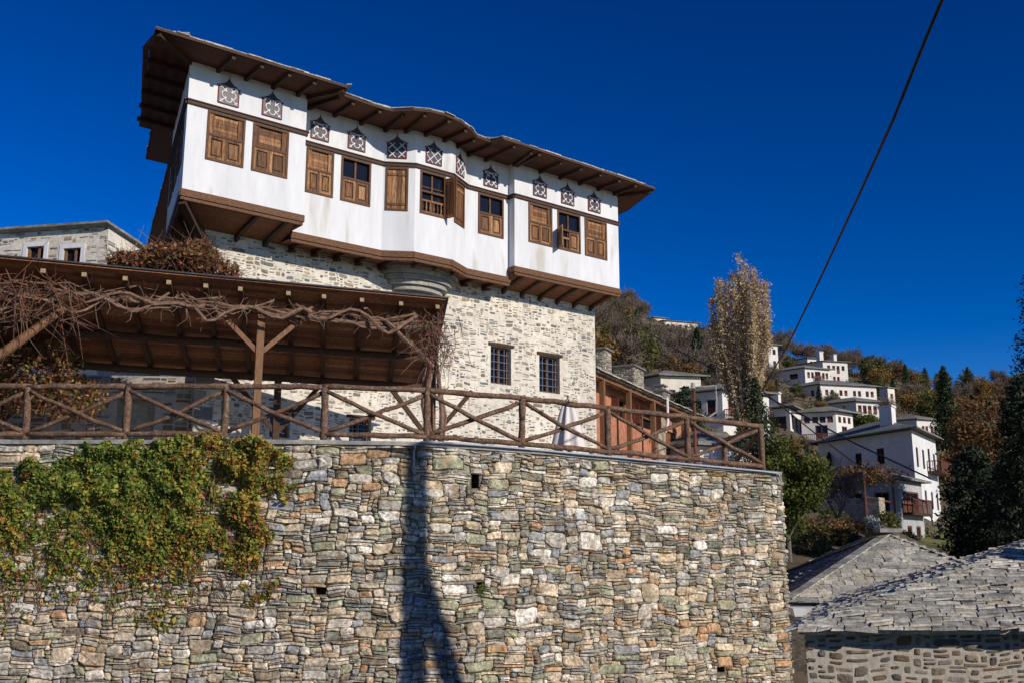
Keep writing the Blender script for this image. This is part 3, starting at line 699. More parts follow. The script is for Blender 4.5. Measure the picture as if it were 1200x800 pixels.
# ---- stepped stone corbel under the bow
cb = MB(); C0 = 8.2-1.25
for k in range(6):
    z0 = 9.46+k*.15; rr = .30+1.08*math.sqrt((k+.5)/6); dep = .12+.86*math.sqrt((k+.5)/6); nseg = 12
    ring = [(C0+rr*math.cos(math.pi*(1-j/nseg))*1.1, dep*math.sin(math.pi*j/nseg)) for j in range(nseg+1)]
    j = 0
    while j < nseg:
        q = min(nseg, j+rnd.randint(1, 3)); ins = rnd.uniform(-.025, .02); arc = ring[j:q+1]
        lo = [SAo+SU*(x)+SN*(y*(1+ins)*.985-.02)+Z3*(z0+.006) for x, y in arc]; hi = [p+Z3*(.138) for p in lo]; m = len(arc)
        ic = SAo+SU*C0-SN*.05
        vs = lo+hi+[ic+Z3*(z0+.006), ic+Z3*(z0+.144)]
        fs = [(i, i+1, m+i+1, m+i) for i in range(m-1)]+[tuple(range(m, 2*m))+(2*m+1,), tuple(range(m-1, -1, -1))+(2*m,)]
        cb.add(vs, fs); j = q
cb.build('stone_corbel', M['corbel'], mansion)
# ---- roof
eave = [(-1.30, 1.05), (4.05, 1.12), (4.22, .62), (5.2, .55), (5.9, .58), (6.34, 1.02), (6.8, 1.25), (7.25, 1.32), (7.9, 1.2), (8.45, .95), (8.98, .60), (9.55, .55), (9.75, .98), (10.4, 1.0), (16.75, .82)]
EL = [H(s, o) for s, o in eave]
lf = EL[0]; e1 = lf+WS*6.4; e2 = e1+U*.38; e3 = e2+WS*2.6; e4 = e3+U*.75; e5 = e4+WS*9.9; er = H(17.6, -1.4); er2 = C4+U*1.1+WS*.9
outline = EL+[er, er2, e5, e4, e3, e2, e1]
sf = MB()
mid_wall = [H(s, o) for s, o in front]
# soffit boards fan between the eave and the walls
tri = tessellate_polygon([[p for p in outline]])
sf.add([p+Z3*(ZT+.012) for p in outline], [tuple(t) for t in tri])
# individual visible boards hung just below
def boards(path_, dirn, zz, wid=.16):
    for i in range(len(path_)-1):
        a, b = path_[i], path_[i+1]; L = (b-a).length; D = (b-a)/L
        n = V((D.y, -D.x, 0)); n = n if n.dot(dirn) > 0 else -n
        for k in range(7):
            o0, o1 = -.02-k*wid, -.02-(k+1)*wid+.008
            sf.quad(a+n*o0+Z3*zz, b+n*o0+Z3*zz, b+n*o1+Z3*zz, a+n*o1+Z3*zz)
boards([EL[0]+U*.02, EL[1]], NN, ZT-.002); boards([EL[12], EL[13], EL[14]], NN, ZT-.002); boards([EL[0]-NN*1.0, e1], -U, ZT-.004)
roof = MB(); RZ = ZT+.10
zr = 16.6; r0, r1 = H(4.6, -5.0, zr), H(11.4, -5.0, zr)
for i in range(len(outline)):
    a, b = outline[i]+Z3*RZ, outline[(i+1) % len(outline)]+Z3*RZ
    ta = max(0, min(1, ((a-r0).dot(U))/((r1-r0).length))); tb = max(0, min(1, ((b-r0).dot(U))/((r1-r0).length)))
    ra, rb = r0.lerp(r1, ta), r0.lerp(r1, tb)
    if (rb-ra).length < .01: roof.add([a, b, ra], [(0, 1, 2)])
    else: roof.quad(a, b, rb, ra)
    roof.quad(outline[i]+Z3*(ZT+.013), outline[(i+1) % len(outline)]+Z3*(ZT+.013), b, a)
cen = H(8, -4.5)
for i in range(len(outline)):
    a, b = outline[i], outline[(i+1) % len(outline)]; L = (b-a).length
    if L < .05: continue
    D = (b-a)/L; n = V((D.y, -D.x, 0)); n = n if n.dot((a+b)/2-cen) > 0 else -n
    hd = .3 if L > 1.5 else .07
    for lay in range(3 if L > 1.5 else 1):
        mit = 0 if L < 1.5 else .5
        x = -rnd.uniform(0, .2)
        while x < L:
            ww = rnd.uniform(.3, .7); x0, x1 = max(mit, x), min(L-mit, x+ww-.01); x += ww
            if x1-x0 < .04: continue
            ov = rnd.uniform(-.01, .055)-lay*.13; t = rnd.uniform(.022, .042); z = RZ+.012+lay*.055+rnd.uniform(0, .012)
            roof.obox(a+D*(x0+x1)/2+n*(ov-hd)+Z3*(z+t/2+hd*.12), D*(x1-x0)/2, n*hd-Z3*.2*hd, Z3*t/2)
ro = roof.build('slate_roof', M['slate'], mansion)
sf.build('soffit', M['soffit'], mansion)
fa = MB()
for i in range(len(outline)):
    a, b = outline[i], outline[(i+1) % len(outline)]
    fa.bar(a+Z3*(ZT+.045), b+Z3*(ZT+.045), .05, .075)
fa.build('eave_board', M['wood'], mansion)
def rafter(p, q):
    g = MB(); g.bar(p+Z3*(ZT-.062), q+Z3*(ZT-.05), .10, .115); g.build('rafter', M['wood'], mansion)
for s in (.75, 1.55, 2.35, 3.1): rafter(H(s, -.05), H(s+.02, 1.0))
rafter(H(.0, 0), H(-1.2, .97)); rafter(H(3.42, 0), H(4.0, 1.05)); rafter(H(3.75, -.6), H(4.1, .55))
for s in (4.6, 5.5): rafter(H(s, -.65), H(s+.02, .5))
rafter(H(6.35, -.6), H(6.2, .7)); rafter(H(6.9, -.3), H(6.7, 1.1)); rafter(H(7.5, -.12), H(7.5, 1.2)); rafter(H(8.2, -.12), H(8.3, .95)); rafter(H(8.8, -.25), H(8.95, .5)); rafter(H(9.5, -.6), H(9.6, .5))
rafter(H(10.2, -.6), H(10.25, .9)); rafter(H(11.22, -.35), H(11.0, .85)); rafter(H(11.3, -.3), H(11.3, .9))
for s in (12.3, 13.2, 14.1, 15.0, 15.8): rafter(H(s, -.35), H(s+.02, .8))
rafter(H(16, -.3), H(16.7, .72))
for t in (.6, 1.6, 2.6, 3.6, 4.6): rafter(H(0, 0)+WS*t, H(-1.12, 0)+WS*t)

# ---------------------------------------------------------------- timber canopy in front of the house
CA, CBp = V((-10.9, 21.0, 7.78)), V((-1.62, 24.5, 7.74))
cd_ = (CBp-CA).normalized(); CL = CA-cd_*6.0; CLEN = (CBp-CL).length; cd_ = (CBp-CL)/CLEN
cbk = V((-.8, 4.5, -1.42)); CBL = cbk.length; cbk = cbk/CBL; cn = cd_.cross(cbk).normalized(); cn = cn if cn.z > 0 else -cn
def CP(a, b, c=0): return CL+cd_*a+cbk*b+cn*c
canopy = thing('timber_canopy', 'dark brown timber canopy on posts shading the terrace behind the railing', 'canopy', V((CL.x+8, CL.y+5, TZ)))
g = MB(); b = 0
while b < CBL-.01:
    w_ = min(rnd.uniform(.13, .19), CBL-b); x = 0
    while x < CLEN:
        l = min(rnd.uniform(2.5, 4.5), CLEN-x)
        g.obox(CP(x+l/2, b+w_/2, .012), cd_*(l/2-.003), cbk*(w_/2-.004), cn*.012); x += l
    b += w_
g.build('roof_boards', M['canopy_boards'], canopy)
g = MB(); g.obox(CP(CLEN/2, CBL/2, .045), cd_*(CLEN/2+.06), cbk*(CBL/2+.05), cn*.018); g.build('roof_covering', M['iron'], canopy)
PXR = [46, 95, 144, 196, 240, 281, 338, 380, 425, 471, 514]
aR = []
for px in PXR:
    p = on_plane(px, 330, CL, V((cd_.y, -cd_.x, 0)).normalized()); aR.append((p-CL).dot(cd_))
aR = [aR[0]-1.0*k for k in (5, 4, 3, 2, 1) if aR[0]-k > 0]+aR
for a in aR:
    a = min(a, CLEN-.1)
    g = MB(); g.obox(CP(a, .22+(CBL-.22)/2, -.075), cd_*.055, cbk*(CBL-.22)/2, cn*.074); o = g.build('rafter', M['canopy_timber'], canopy)
    g = MB(); g.obox(CP(a, .215, -.075), cd_*.05, cbk*.004, cn*.06); g.build('rafter_end', M['cut_end'], o)
for b_, rr in ((.85, .11), (2.6, .10), (4.3, .10)):
    g = MB(); pts, rd = wavy(CP(.1, b_, -.26), CP(CLEN-.25, b_, -.26), rr, 12, .012); g.tube(pts, rd, 9); g.build('beam', M['canopy_timber'], canopy, smooth=True)
def foot(p): return V((p.x, p.y, TZ))
def a_of(px): p = on_plane(px, 380, CP(0, .85), V((cd_.y, -cd_.x, 0)).normalized()); return (p-CP(0, .85)).dot(cd_)
a1, a2, a0 = a_of(305), a_of(506), a_of(-60)
for a in (a0-3.8, a0, a1, a2):
    t = CP(a, .85, -.30); g = MB(); g.obox((t+foot(t))/2, cd_*.085, V((-cd_.y, cd_.x, 0))*.085, Z3*(t.z-TZ)/2); g.build('post', M['post'], canopy)
    for sg in (-1, 1):
        if a == a2 and sg == 1: continue
        g = MB(); p0 = t-Z3*1.0; p1 = CP(a+sg*1.05, .85, -.28); g.bar(p0, p1, .09, .11); g.build('brace', M['post'], canopy)
    t = CP(a+.3, 4.2, -.30); g = MB(); g.obox((t+foot(t))/2, cd_*.085, V((-cd_.y, cd_.x, 0))*.085, Z3*(t.z-TZ)/2); g.build('post', M['wood'], canopy)
    for sg in (-1, 1):
        g = MB(); p0 = t-Z3*1.5; p1 = CP(a+.3+sg*1.2, 4.2, -.35); g.bar(p0, p1, .1, .12); g.build('brace', M['wood'], canopy)
pb_ = on_plane(-4, 418, CP(0, .5), V((cd_.y, -cd_.x, 0)).normalized()); pe_ = on_plane(76, 361, CP(0, .5), V((cd_.y, -cd_.x, 0)).normalized())
g = MB(); pts, rd = wavy(pb_-(pe_-pb_)*.9, pe_, .10, 7, .012); g.tube(pts, rd, 9, wob=.05); g.build('brace', M['post'], canopy, smooth=True)
# ---- grapevines
def vine_stem(mb, pts, rad, wob=.09, n=6, tw=1):
    out = []; pts = [V(p) for p in pts]
    for i in range(len(pts)-1):
        k = max(2, int((pts[i+1]-pts[i]).length/.22))
        for j in range(k): out.append(pts[i].lerp(pts[i+1], j/k)+V((rnd.gauss(0, wob*.5), rnd.gauss(0, wob*.5), rnd.gauss(0, wob*.7))))
    out.append(pts[-1]); sm = [out[0]]+[(out[i-1]+out[i]*2+out[i+1])/4 for i in range(1, len(out)-1)]+[out[-1]]
    m = len(sm); mb.tube(sm, [rad*(1-.55*i/m)*rnd.uniform(.85, 1.15) for i in range(m)], n, wob=.08)
    for i in range(0, m, 2):
        for _ in range(tw):
            if rnd.random() < .75:
                p = sm[i]; d = V((rnd.gauss(0, 1), rnd.gauss(0, .7), rnd.gauss(-.1, .8))).normalized(); L = rnd.uniform(.15, .6); q = p+d*L*.5+V((0, 0, rnd.gauss(0, .05)))
                mb.tube([p, q, q+(d+V((rnd.gauss(0, .5), rnd.gauss(0, .5), rnd.gauss(-.2, .5)))).normalized()*L*.5], [.012, .008, .004], 4, cap=False)
    return sm
vine = thing('grapevine', 'gnarled leafless grapevine climbing the right canopy post and along its front beam', 'vine', foot(CP(a2, .8)))
g = MB(); fp = foot(CP(a2+.1, .6))
for k in range(5):
    o = V((rnd.gauss(0, .15), rnd.gauss(0, .12), 0)); h = TZ
    top = CP(a2+rnd.uniform(-.2, .3), .6, -.35-rnd.random()*.2)
    e = CP(a2-rnd.uniform(2, 5), .62, -.3-rnd.random()*.25)
    vine_stem(g, [fp+o, fp+o*2+Z3*1.3, (fp+top)/2+Z3*1+V((rnd.gauss(0, .2), 0, 0)), top, (top+e)/2-Z3*rnd.uniform(0, .25), e], rnd.uniform(.04, .07), .07)
vine_stem(g, [CP(a2-.1, .5, -1.6), CP(a2-.7, .5, -1.0), CP(a2-1.2, .55, -.45), CP(a2-1.6, .6, -.35)], .07, .05)
for k in range(7):
    a = a2-.5-k*1.15; vine_stem(g, [CP(a, .55, -.25+rnd.gauss(0, .16)), CP(a-.8, .5, -.5+rnd.gauss(0, .22)), CP(a-1.6, .55, -.38+rnd.gauss(0, .1)), CP(a-2.6, .55, -.3)], rnd.uniform(.02, .038), .08, 6, 3)
for k in range(3):
    a = a2-.4-k*2.6; vine_stem(g, [CP(a, .45, -.35+rnd.gauss(0, .12)), CP(a-.7, .42, -.8+rnd.gauss(0, .15)), CP(a-1.5, .45, -.28+rnd.gauss(0, .12)), CP(a-2.4, .42, -.7+rnd.gauss(0, .15)), CP(a-3.0, .5, -.2)], rnd.uniform(.04, .06), .12)
g.build('stem', M['vine'], vine)
g = MB()
for k in range(170):
    p = CP(a2+rnd.gauss(0, .22), .45+rnd.gauss(0, .2), -.2-abs(rnd.gauss(0, .7))); d = V((rnd.gauss(0, .5), rnd.gauss(0, .4), rnd.gauss(-.6, .6))); g.tube([p, p+d*.25+V((rnd.gauss(0, .06), 0, 0)), p+d*.6], [.012, .009, .004], 4, cap=False)
g.build('twigs', M['twig'], vine)
vine2 = thing('grapevine', 'tangled reddish grapevine spread along the left half of the canopy front', 'vine', foot(CP(a0+.3, .7)))
g = MB()
for k in range(9):
    a = a0-1+k*.75; vine_stem(g, [CP(a, .5, -.35+rnd.gauss(0, .15)), CP(a+.9, .48, -.5+rnd.gauss(0, .2)), CP(a+1.8, .52, -.35+rnd.gauss(0, .15))], rnd.uniform(.018, .035), .1, 6, 3)
for k in range(6):
    vine_stem(g, [foot(CP(a0+.2, .6))+V((rnd.gauss(0, .2), rnd.gauss(0, .2), 0)), CP(a0+.4+rnd.gauss(0, .3), .6, -1.8), CP(a0+.8+rnd.gauss(0, .4), .55, -.5)], .05, .1)
g.build('stem', M['vine'], vine2)
g = MB()
for k in range(420):
    p = CP(a0+rnd.uniform(-.8, 2.6), .45+rnd.gauss(0, .22), -.25-abs(rnd.gauss(0, .5))); d = V((rnd.gauss(0, .6), rnd.gauss(0, .4), rnd.gauss(-.35, .6))); g.tube([p, p+d*.3+V((rnd.gauss(0, .07), 0, rnd.gauss(0, .06))), p+d*.65], [.011, .008, .003], 4, cap=False)
g.build('twigs', M['twig'], vine2)
# ---- ivy mound on the canopy and the shrub behind the railing at left
def ellipsoid_pts(c, rad, n, shell=.55):
    d = rng.normal(size=(n, 3)); d /= np.linalg.norm(d, axis=1)[:, None]; q = shell+(1-shell)*rng.random(n)
    return np.array(c)+d*np.array(rad)*q[:, None]
def shrub(name, label, clumps, mat, n, size, base, rr=None, twigs=0, tmat='twig', group=None, cat='shrub', tl=.5):
    t = thing(name, label, cat, base, group)
    C = np.concatenate([ellipsoid_pts(c, r_, int(n*k)) for c, r_, k in clumps])
    v, f = leaf_quads(C, size); r = rng.random(len(f)) if rr is None else np.clip(rng.beta(*rr, len(f)), 0, .999)
    mesh_np('foliage', v, f, mat, t, r=r)
    if twigs:
        P = np.concatenate([ellipsoid_pts(c, r_, int(twigs*k), .3) for c, r_, k in clumps]); D = rng.normal(size=P.shape)*tl*.5+np.array([0, 0, -.1])
        v, f = twig_quads(P, D, .008); mesh_np('twigs', v, f, M[tmat], t, r=rng.random(len(f)))
    return t
mc = on_plane(200, 318, CP(0, .9), V((cd_.y, -cd_.x, 0)).normalized())
mc = at(203, 309, 23.2)
shrub('ivy_mound', 'mound of reddish brown autumn creeper heaped on the canopy roof', [(mc+V((0, 0, .12)), (.95, .7, .36), .4), (mc+cd_*.5+V((0, .1, .25)), (.5, .5, .42), .22), (mc-cd_*.95-Z3*.08, (.55, .5, .25), .18), (mc+cd_*1.0-Z3*.1, (.6, .5, .3), .15)], M['ivy'], 5200, .055, mc-Z3*.3, (1.3, 2.2), 2200, tl=.6)
lc = at(35, 440, 24.2)
shrub('climber_shrub', 'leafy reddish and green climber under the left end of the canopy', [(lc, (1.3, .8, 1.0), .5), (lc+V((-1.3, 0, -.2)), (1.0, .7, 1.1), .3), (lc+V((.9, .3, -.5)), (.9, .7, .6), .2)], M['ivy'], 5200, .06, V((lc.x, lc.y, TZ)), (1.5, 1.5), 1500)

# ---------------------------------------------------------------- creeper on the retaining wall
crt = thing('wall_creeper', 'wide green creeper with yellow and red autumn leaves hanging over the stone wall', 'creeper', (-8, 20.3, 1.0))
poly = [(-200, 520), (0, 545), (30, 538), (60, 545), (80, 532), (110, 520), (180, 514), (250, 505), (290, 510), (325, 524), (343, 545), (335, 568), (305, 590), (312, 640), (318, 690), (290, 690), (255, 655), (230, 700), (190, 745), (150, 730), (120, 690), (70, 700), (30, 720), (0, 725), (-200, 740)]
def inside(x, y):
    c = np.zeros(len(x), bool); j = len(poly)-1
    for i in range(len(poly)):
        xi, yi = poly[i]; xj, yj = poly[j]
        k = ((yi > y) != (yj > y)) & (x < (xj-xi)*(y-yi)/(yj-yi+1e-9)+xi); c ^= k; j = i
    return c
n0 = 150000; X = rng.uniform(-200, 350, n0); Y_ = rng.uniform(500, 750, n0)
def vnoise(x, y, s, seed):
    q = np.random.default_rng(seed).random((64, 64)); xs, ys = (x/s) % 63, (y/s) % 63; i, j = xs.astype(int), ys.astype(int); a, b = xs-i, ys-j
    a = a*a*(3-2*a); b = b*b*(3-2*b)
    return q[i, j]*(1-a)*(1-b)+q[i+1, j]*a*(1-b)+q[i, j+1]*(1-a)*b+q[i+1, j+1]*a*b
nz = vnoise(X+300, Y_, 26, 1)*.6+vnoise(X+300, Y_, 11, 2)*.4
fade = np.clip((685-Y_)/120, 0, 1)*.9+.12
fade = np.where(X > 255, np.clip(fade+.35, 0, 1)*.75, fade)
jx_ = (vnoise(X+500, Y_, 15, 21)-.5)*30; jy_ = (vnoise(X+500, Y_, 13, 22)-.5)*54
keep = inside(X+jx_, Y_+np.where(Y_ > 560, jy_, jy_*.2)) & (rng.random(n0) < np.clip(fade*1.3*(nz*2.0-.25), .0, 1)) 
X, Y_, nz = X[keep], Y_[keep], nz[keep]
sel = rng.permutation(len(X))[:72000]; X, Y_, nz = X[sel], Y_[sel], nz[sel]
thick = np.clip((nz-.2)*.7, .05, .42)*np.clip((720-Y_)/120, .2, 1)
dep = .03+thick*rng.random(len(X))**.6
C = np.array([tuple(on_wall(x, y, float(d))) for x, y, d in zip(X, Y_, dep)])
v, f = leaf_quads(C, .036*(.6+rng.random(len(C))**2*1.1), (.25, -.75, .45), 1.0, .62)
red = np.clip((X-170)/110, 0, 1)*.9+np.clip((-X+40)/60, 0, 1)*.3+np.clip((Y_-570)/90, 0, 1)*.5
pn = vnoise(X+400, Y_, 18, 7)
r = np.clip(rng.random(len(X))*.52+np.where(rng.random(len(X)) < red*.75+np.clip(pn-.58, 0, 1)*1.6+.09, rng.uniform(.1, .5, len(X)), 0), 0, .995)
mesh_np('foliage', v, f, M['creeper'], crt, r=r)
g = MB()
for k in range(330):
    x = rnd.uniform(-150, 318); y = rnd.uniform(545, 700); p = on_wall(x, y, rnd.uniform(.05, .14))
    L = rnd.uniform(.3, 1.2); q = [p]
    for j in range(4): q.append(q[-1]+V((rnd.gauss(0, .09), rnd.gauss(0, .02), -L/4*rnd.uniform(.3, 1.2))))
    g.tube(q, [.006]*(len(q)-1)+[.003], 4, cap=False)
g.build('stems', M['twig'], crt)
# small tufts of weeds in the wall
def tuft(px, py, rad, label):
    c = on_wall(px, py, .08); C = ellipsoid_pts(c, (rad, rad*.5, rad), 90); v, f = leaf_quads(C, .03)
    tag(mesh_np('wall_weed', v, f, M['creeper'], None, c, r=rng.random(len(f))*.4), label, 'weed')
tuft(563, 690, .12, 'small green weed tuft in a dark gap midway up the wall')
tuft(315, 628, .16, 'green sprig growing on the wall just right of the creeper')

# ---------------------------------------------------------------- slate roofed buildings at lower right
def hip_roof(mb, c, ex, ey, tanp, expo, faces, wr=(.25, .6), thick=.03):
    """c: front-left eave corner, ex/ey plan edge vectors, ridge along the longer one"""
    a, b = ex.length, ey.length; ux, uy = ex/a, ey/b; h = min(a, b)/2
    slope = math.hypot(1, tanp); zr = h*tanp
    if a >= b: r0, r1 = c+ux*h+uy*h+Z3*zr, c+ux*(a-h)+uy*h+Z3*zr
    else: r0, r1 = c+ux*h+uy*h+Z3*zr, c+ux*h+uy*(b-h)+Z3*zr
    P = [c, c+ex, c+ex+ey, c+ey]
    if a >= b: F4 = [(P[0], P[1], r1, r0), (P[1], P[2], r1), (P[2], P[3], r0, r1), (P[3], P[0], r0)]
    else: F4 = [(P[0], P[1], r0), (P[1], P[2], r1, r0), (P[2], P[3], r1), (P[3], P[0], r0, r1)]
    for f in F4: mb.add(f, [tuple(range(len(f)))], .3)
    low = [p-Z3*.06 for p in P]; mb.add(low, [(3, 2, 1, 0)], .3)
    for i in range(4): mb.quad(low[i], low[(i+1) % 4], P[(i+1) % 4], P[i], .3)
    inn = [(uy, a), (-ux, b), (-uy, a), (ux, b)]
    for k in faces:
        p0, p1 = P[k], P[(k+1) % 4]; g, L = inn[k]
        up = g+Z3*tanp
        full = h*slope
        slates(mb, p0, p1, up, lambda q, L=L: (min(q/slope, L/2), max(L-q/slope, L/2)), full, expo, thick, wr)
    # hip caps
    return P, r0, r1
# foreground building
fb_c = at(936, 736, 11.0); tanp = .30
shed = thing('slate_roofed_building', 'stone building with pale mortar and grey slate roof in the lower right foreground', 'building', (fb_c.x+4, 15, -1.7))
g = MB(); P, r0, r1 = hip_roof(g, fb_c, V((15, .25, 0)), V((3.1, 8.6, 0)), tanp, .125, (0, 3), (.12, .36), .016)
g.build('slate_roof', M['slate'], shed)
g = MB(); A = fb_c+V((.12, .2, 0)); A.z = 0; Uf = V((15, .25, 0)).normalized(); nf = V((Uf.y, -Uf.x, 0)); zt = fb_c.z-.03
panel(g, A, Uf, nf, 0, 14.4, -2.5, zt, (), .1, .5, 1)
ul = V((3.1, 8.6, 0)).normalized(); nl = V((-ul.y, ul.x, 0)); panel(g, A, ul, nl, 0, 8.1, -2.5, zt, (), .1, .5, 1)
e = A+Uf*14.4; panel(g, e, ul, -nl, 0, 8.1, -2.5, zt, (), .1, .5, 1); panel(g, A+ul*8.1, Uf, -nf, 0, 14.4, -2.5, zt, (), .1, .5, 1)
sp = Sparse(.95)
kw2 = dict(cell=(.034, .027), wr=(3, 7), hr=(2, 4), gap=.042, depth=.016, thin=.3, dome=.5, back=.02, tilt=.004, warp=.02, rough_=1.8)
rubble(sp, lambda u, v, d: A+Uf*u+nf*d+Z3*(zt-2.6+v), 7, 2.58, **kw2)
rubble(sp, lambda u, v, d: A+ul*u+nl*d+Z3*(zt-2.6+v), 5, 2.58, **kw2)
g.v, off = g.v+sp.v, len(g.v); g.f += [[i+off for i in f] for f in sp.f]; g.r += sp.r; g.m += sp.m
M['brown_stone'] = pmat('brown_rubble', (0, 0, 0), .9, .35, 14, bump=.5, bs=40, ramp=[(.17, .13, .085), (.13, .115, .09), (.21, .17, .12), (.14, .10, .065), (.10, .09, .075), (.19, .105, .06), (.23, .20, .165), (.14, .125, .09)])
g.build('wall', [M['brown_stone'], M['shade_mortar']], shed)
# second building with the hipped roof
hb_c = at(924, 704, 29.0)
hut = thing('slate_hipped_building', 'low white building with pyramid slate roof beyond the wall end', 'building', (hb_c.x+5, 35, -1.5))
g = MB(); ex, ey = V((7.4, -.4, 0)), V((1.2, 10.2, 0)); apex = at(1040, 627, 32.7)
tp2 = (apex.z-hb_c.z)/(min(ex.length, ey.length)/2)
P, r0, r1 = hip_roof(g, hb_c, ex, ey, tp2, .23, (0, 3, 1), (.22, .6), .028)
for a, b in ((P[0], r0), (P[1], r1), (P[3], r0)):
    L = (b-a).length
    for k in range(int(L/.4)): g.obox(a.lerp(b, (k+.5)*.4/L)+Z3*.085, (b-a).normalized()*.23, V((-(b-a).y, (b-a).x, 0)).normalized()*.16, Z3*.018)
g.build('slate_roof', M['slate'], hut)
g = MB(); g.obox(r0+Z3*.15, V((.35, 0, 0)), V((0, .3, 0)), Z3*.06, .9); g.build('ridge_cap', M['concrete'], hut)
g = MB(); A = hb_c+V((.35, .55, 0)); A.z = 0; ux_, uy_ = ex.normalized(), ey.normalized()
Q = [A, A+ux_*6.6, A+ux_*6.6+uy_*9.2, A+uy_*9.2]
for i in range(4): g.quad(Q[i]+Z3*-2.5, Q[(i+1) % 4]+Z3*-2.5, Q[(i+1) % 4]+Z3*(hb_c.z-.07), Q[i]+Z3*(hb_c.z-.07), .5)
g.build('wall', M['plaster_old'], hut)
g = MB(); g.bar(hb_c+V((0, 0, -.1)), hb_c+ex+V((0, 0, -.1)), .08, .1); g.build('gutter', M['iron'], hut)
g = MB(); c = at(962, 716, 27.2); g.obox(c, V((.75, -.1, 0)), V((.05, .5, 0)), V((-.02, 0, .10))); o = g.build('step_canopy', M['plaster'], hut)
# low masonry ledge between the wall end and the buildings
M['shade_dark_masonry'] = pmat('shade_dark_masonry', (.085, .072, .058), .95, .6, 7, (1, 1, 2), bump=1.0, bs=9)  # darkness of the passage put into the colour of the ledge base
ledge_c = at(932, 730, 27.5); led = thing('ledge', 'low pinkish ledge between the wall end and the slate roofed buildings', 'ledge', ledge_c-Z3*1.3)
g = MB(); g.obox(ledge_c+V((.1, .1, -.72)), V((.30, 0, 0)), V((0, .35, 0)), Z3*.66); g.build('base', M['shade_dark_masonry'], led)
g = MB(); g.obox(ledge_c+V((.1, .1, 0)), V((.5, 0, 0)), V((0, .42, 0)), Z3*.06); g.build('slab', M['plaster_cream'], led)

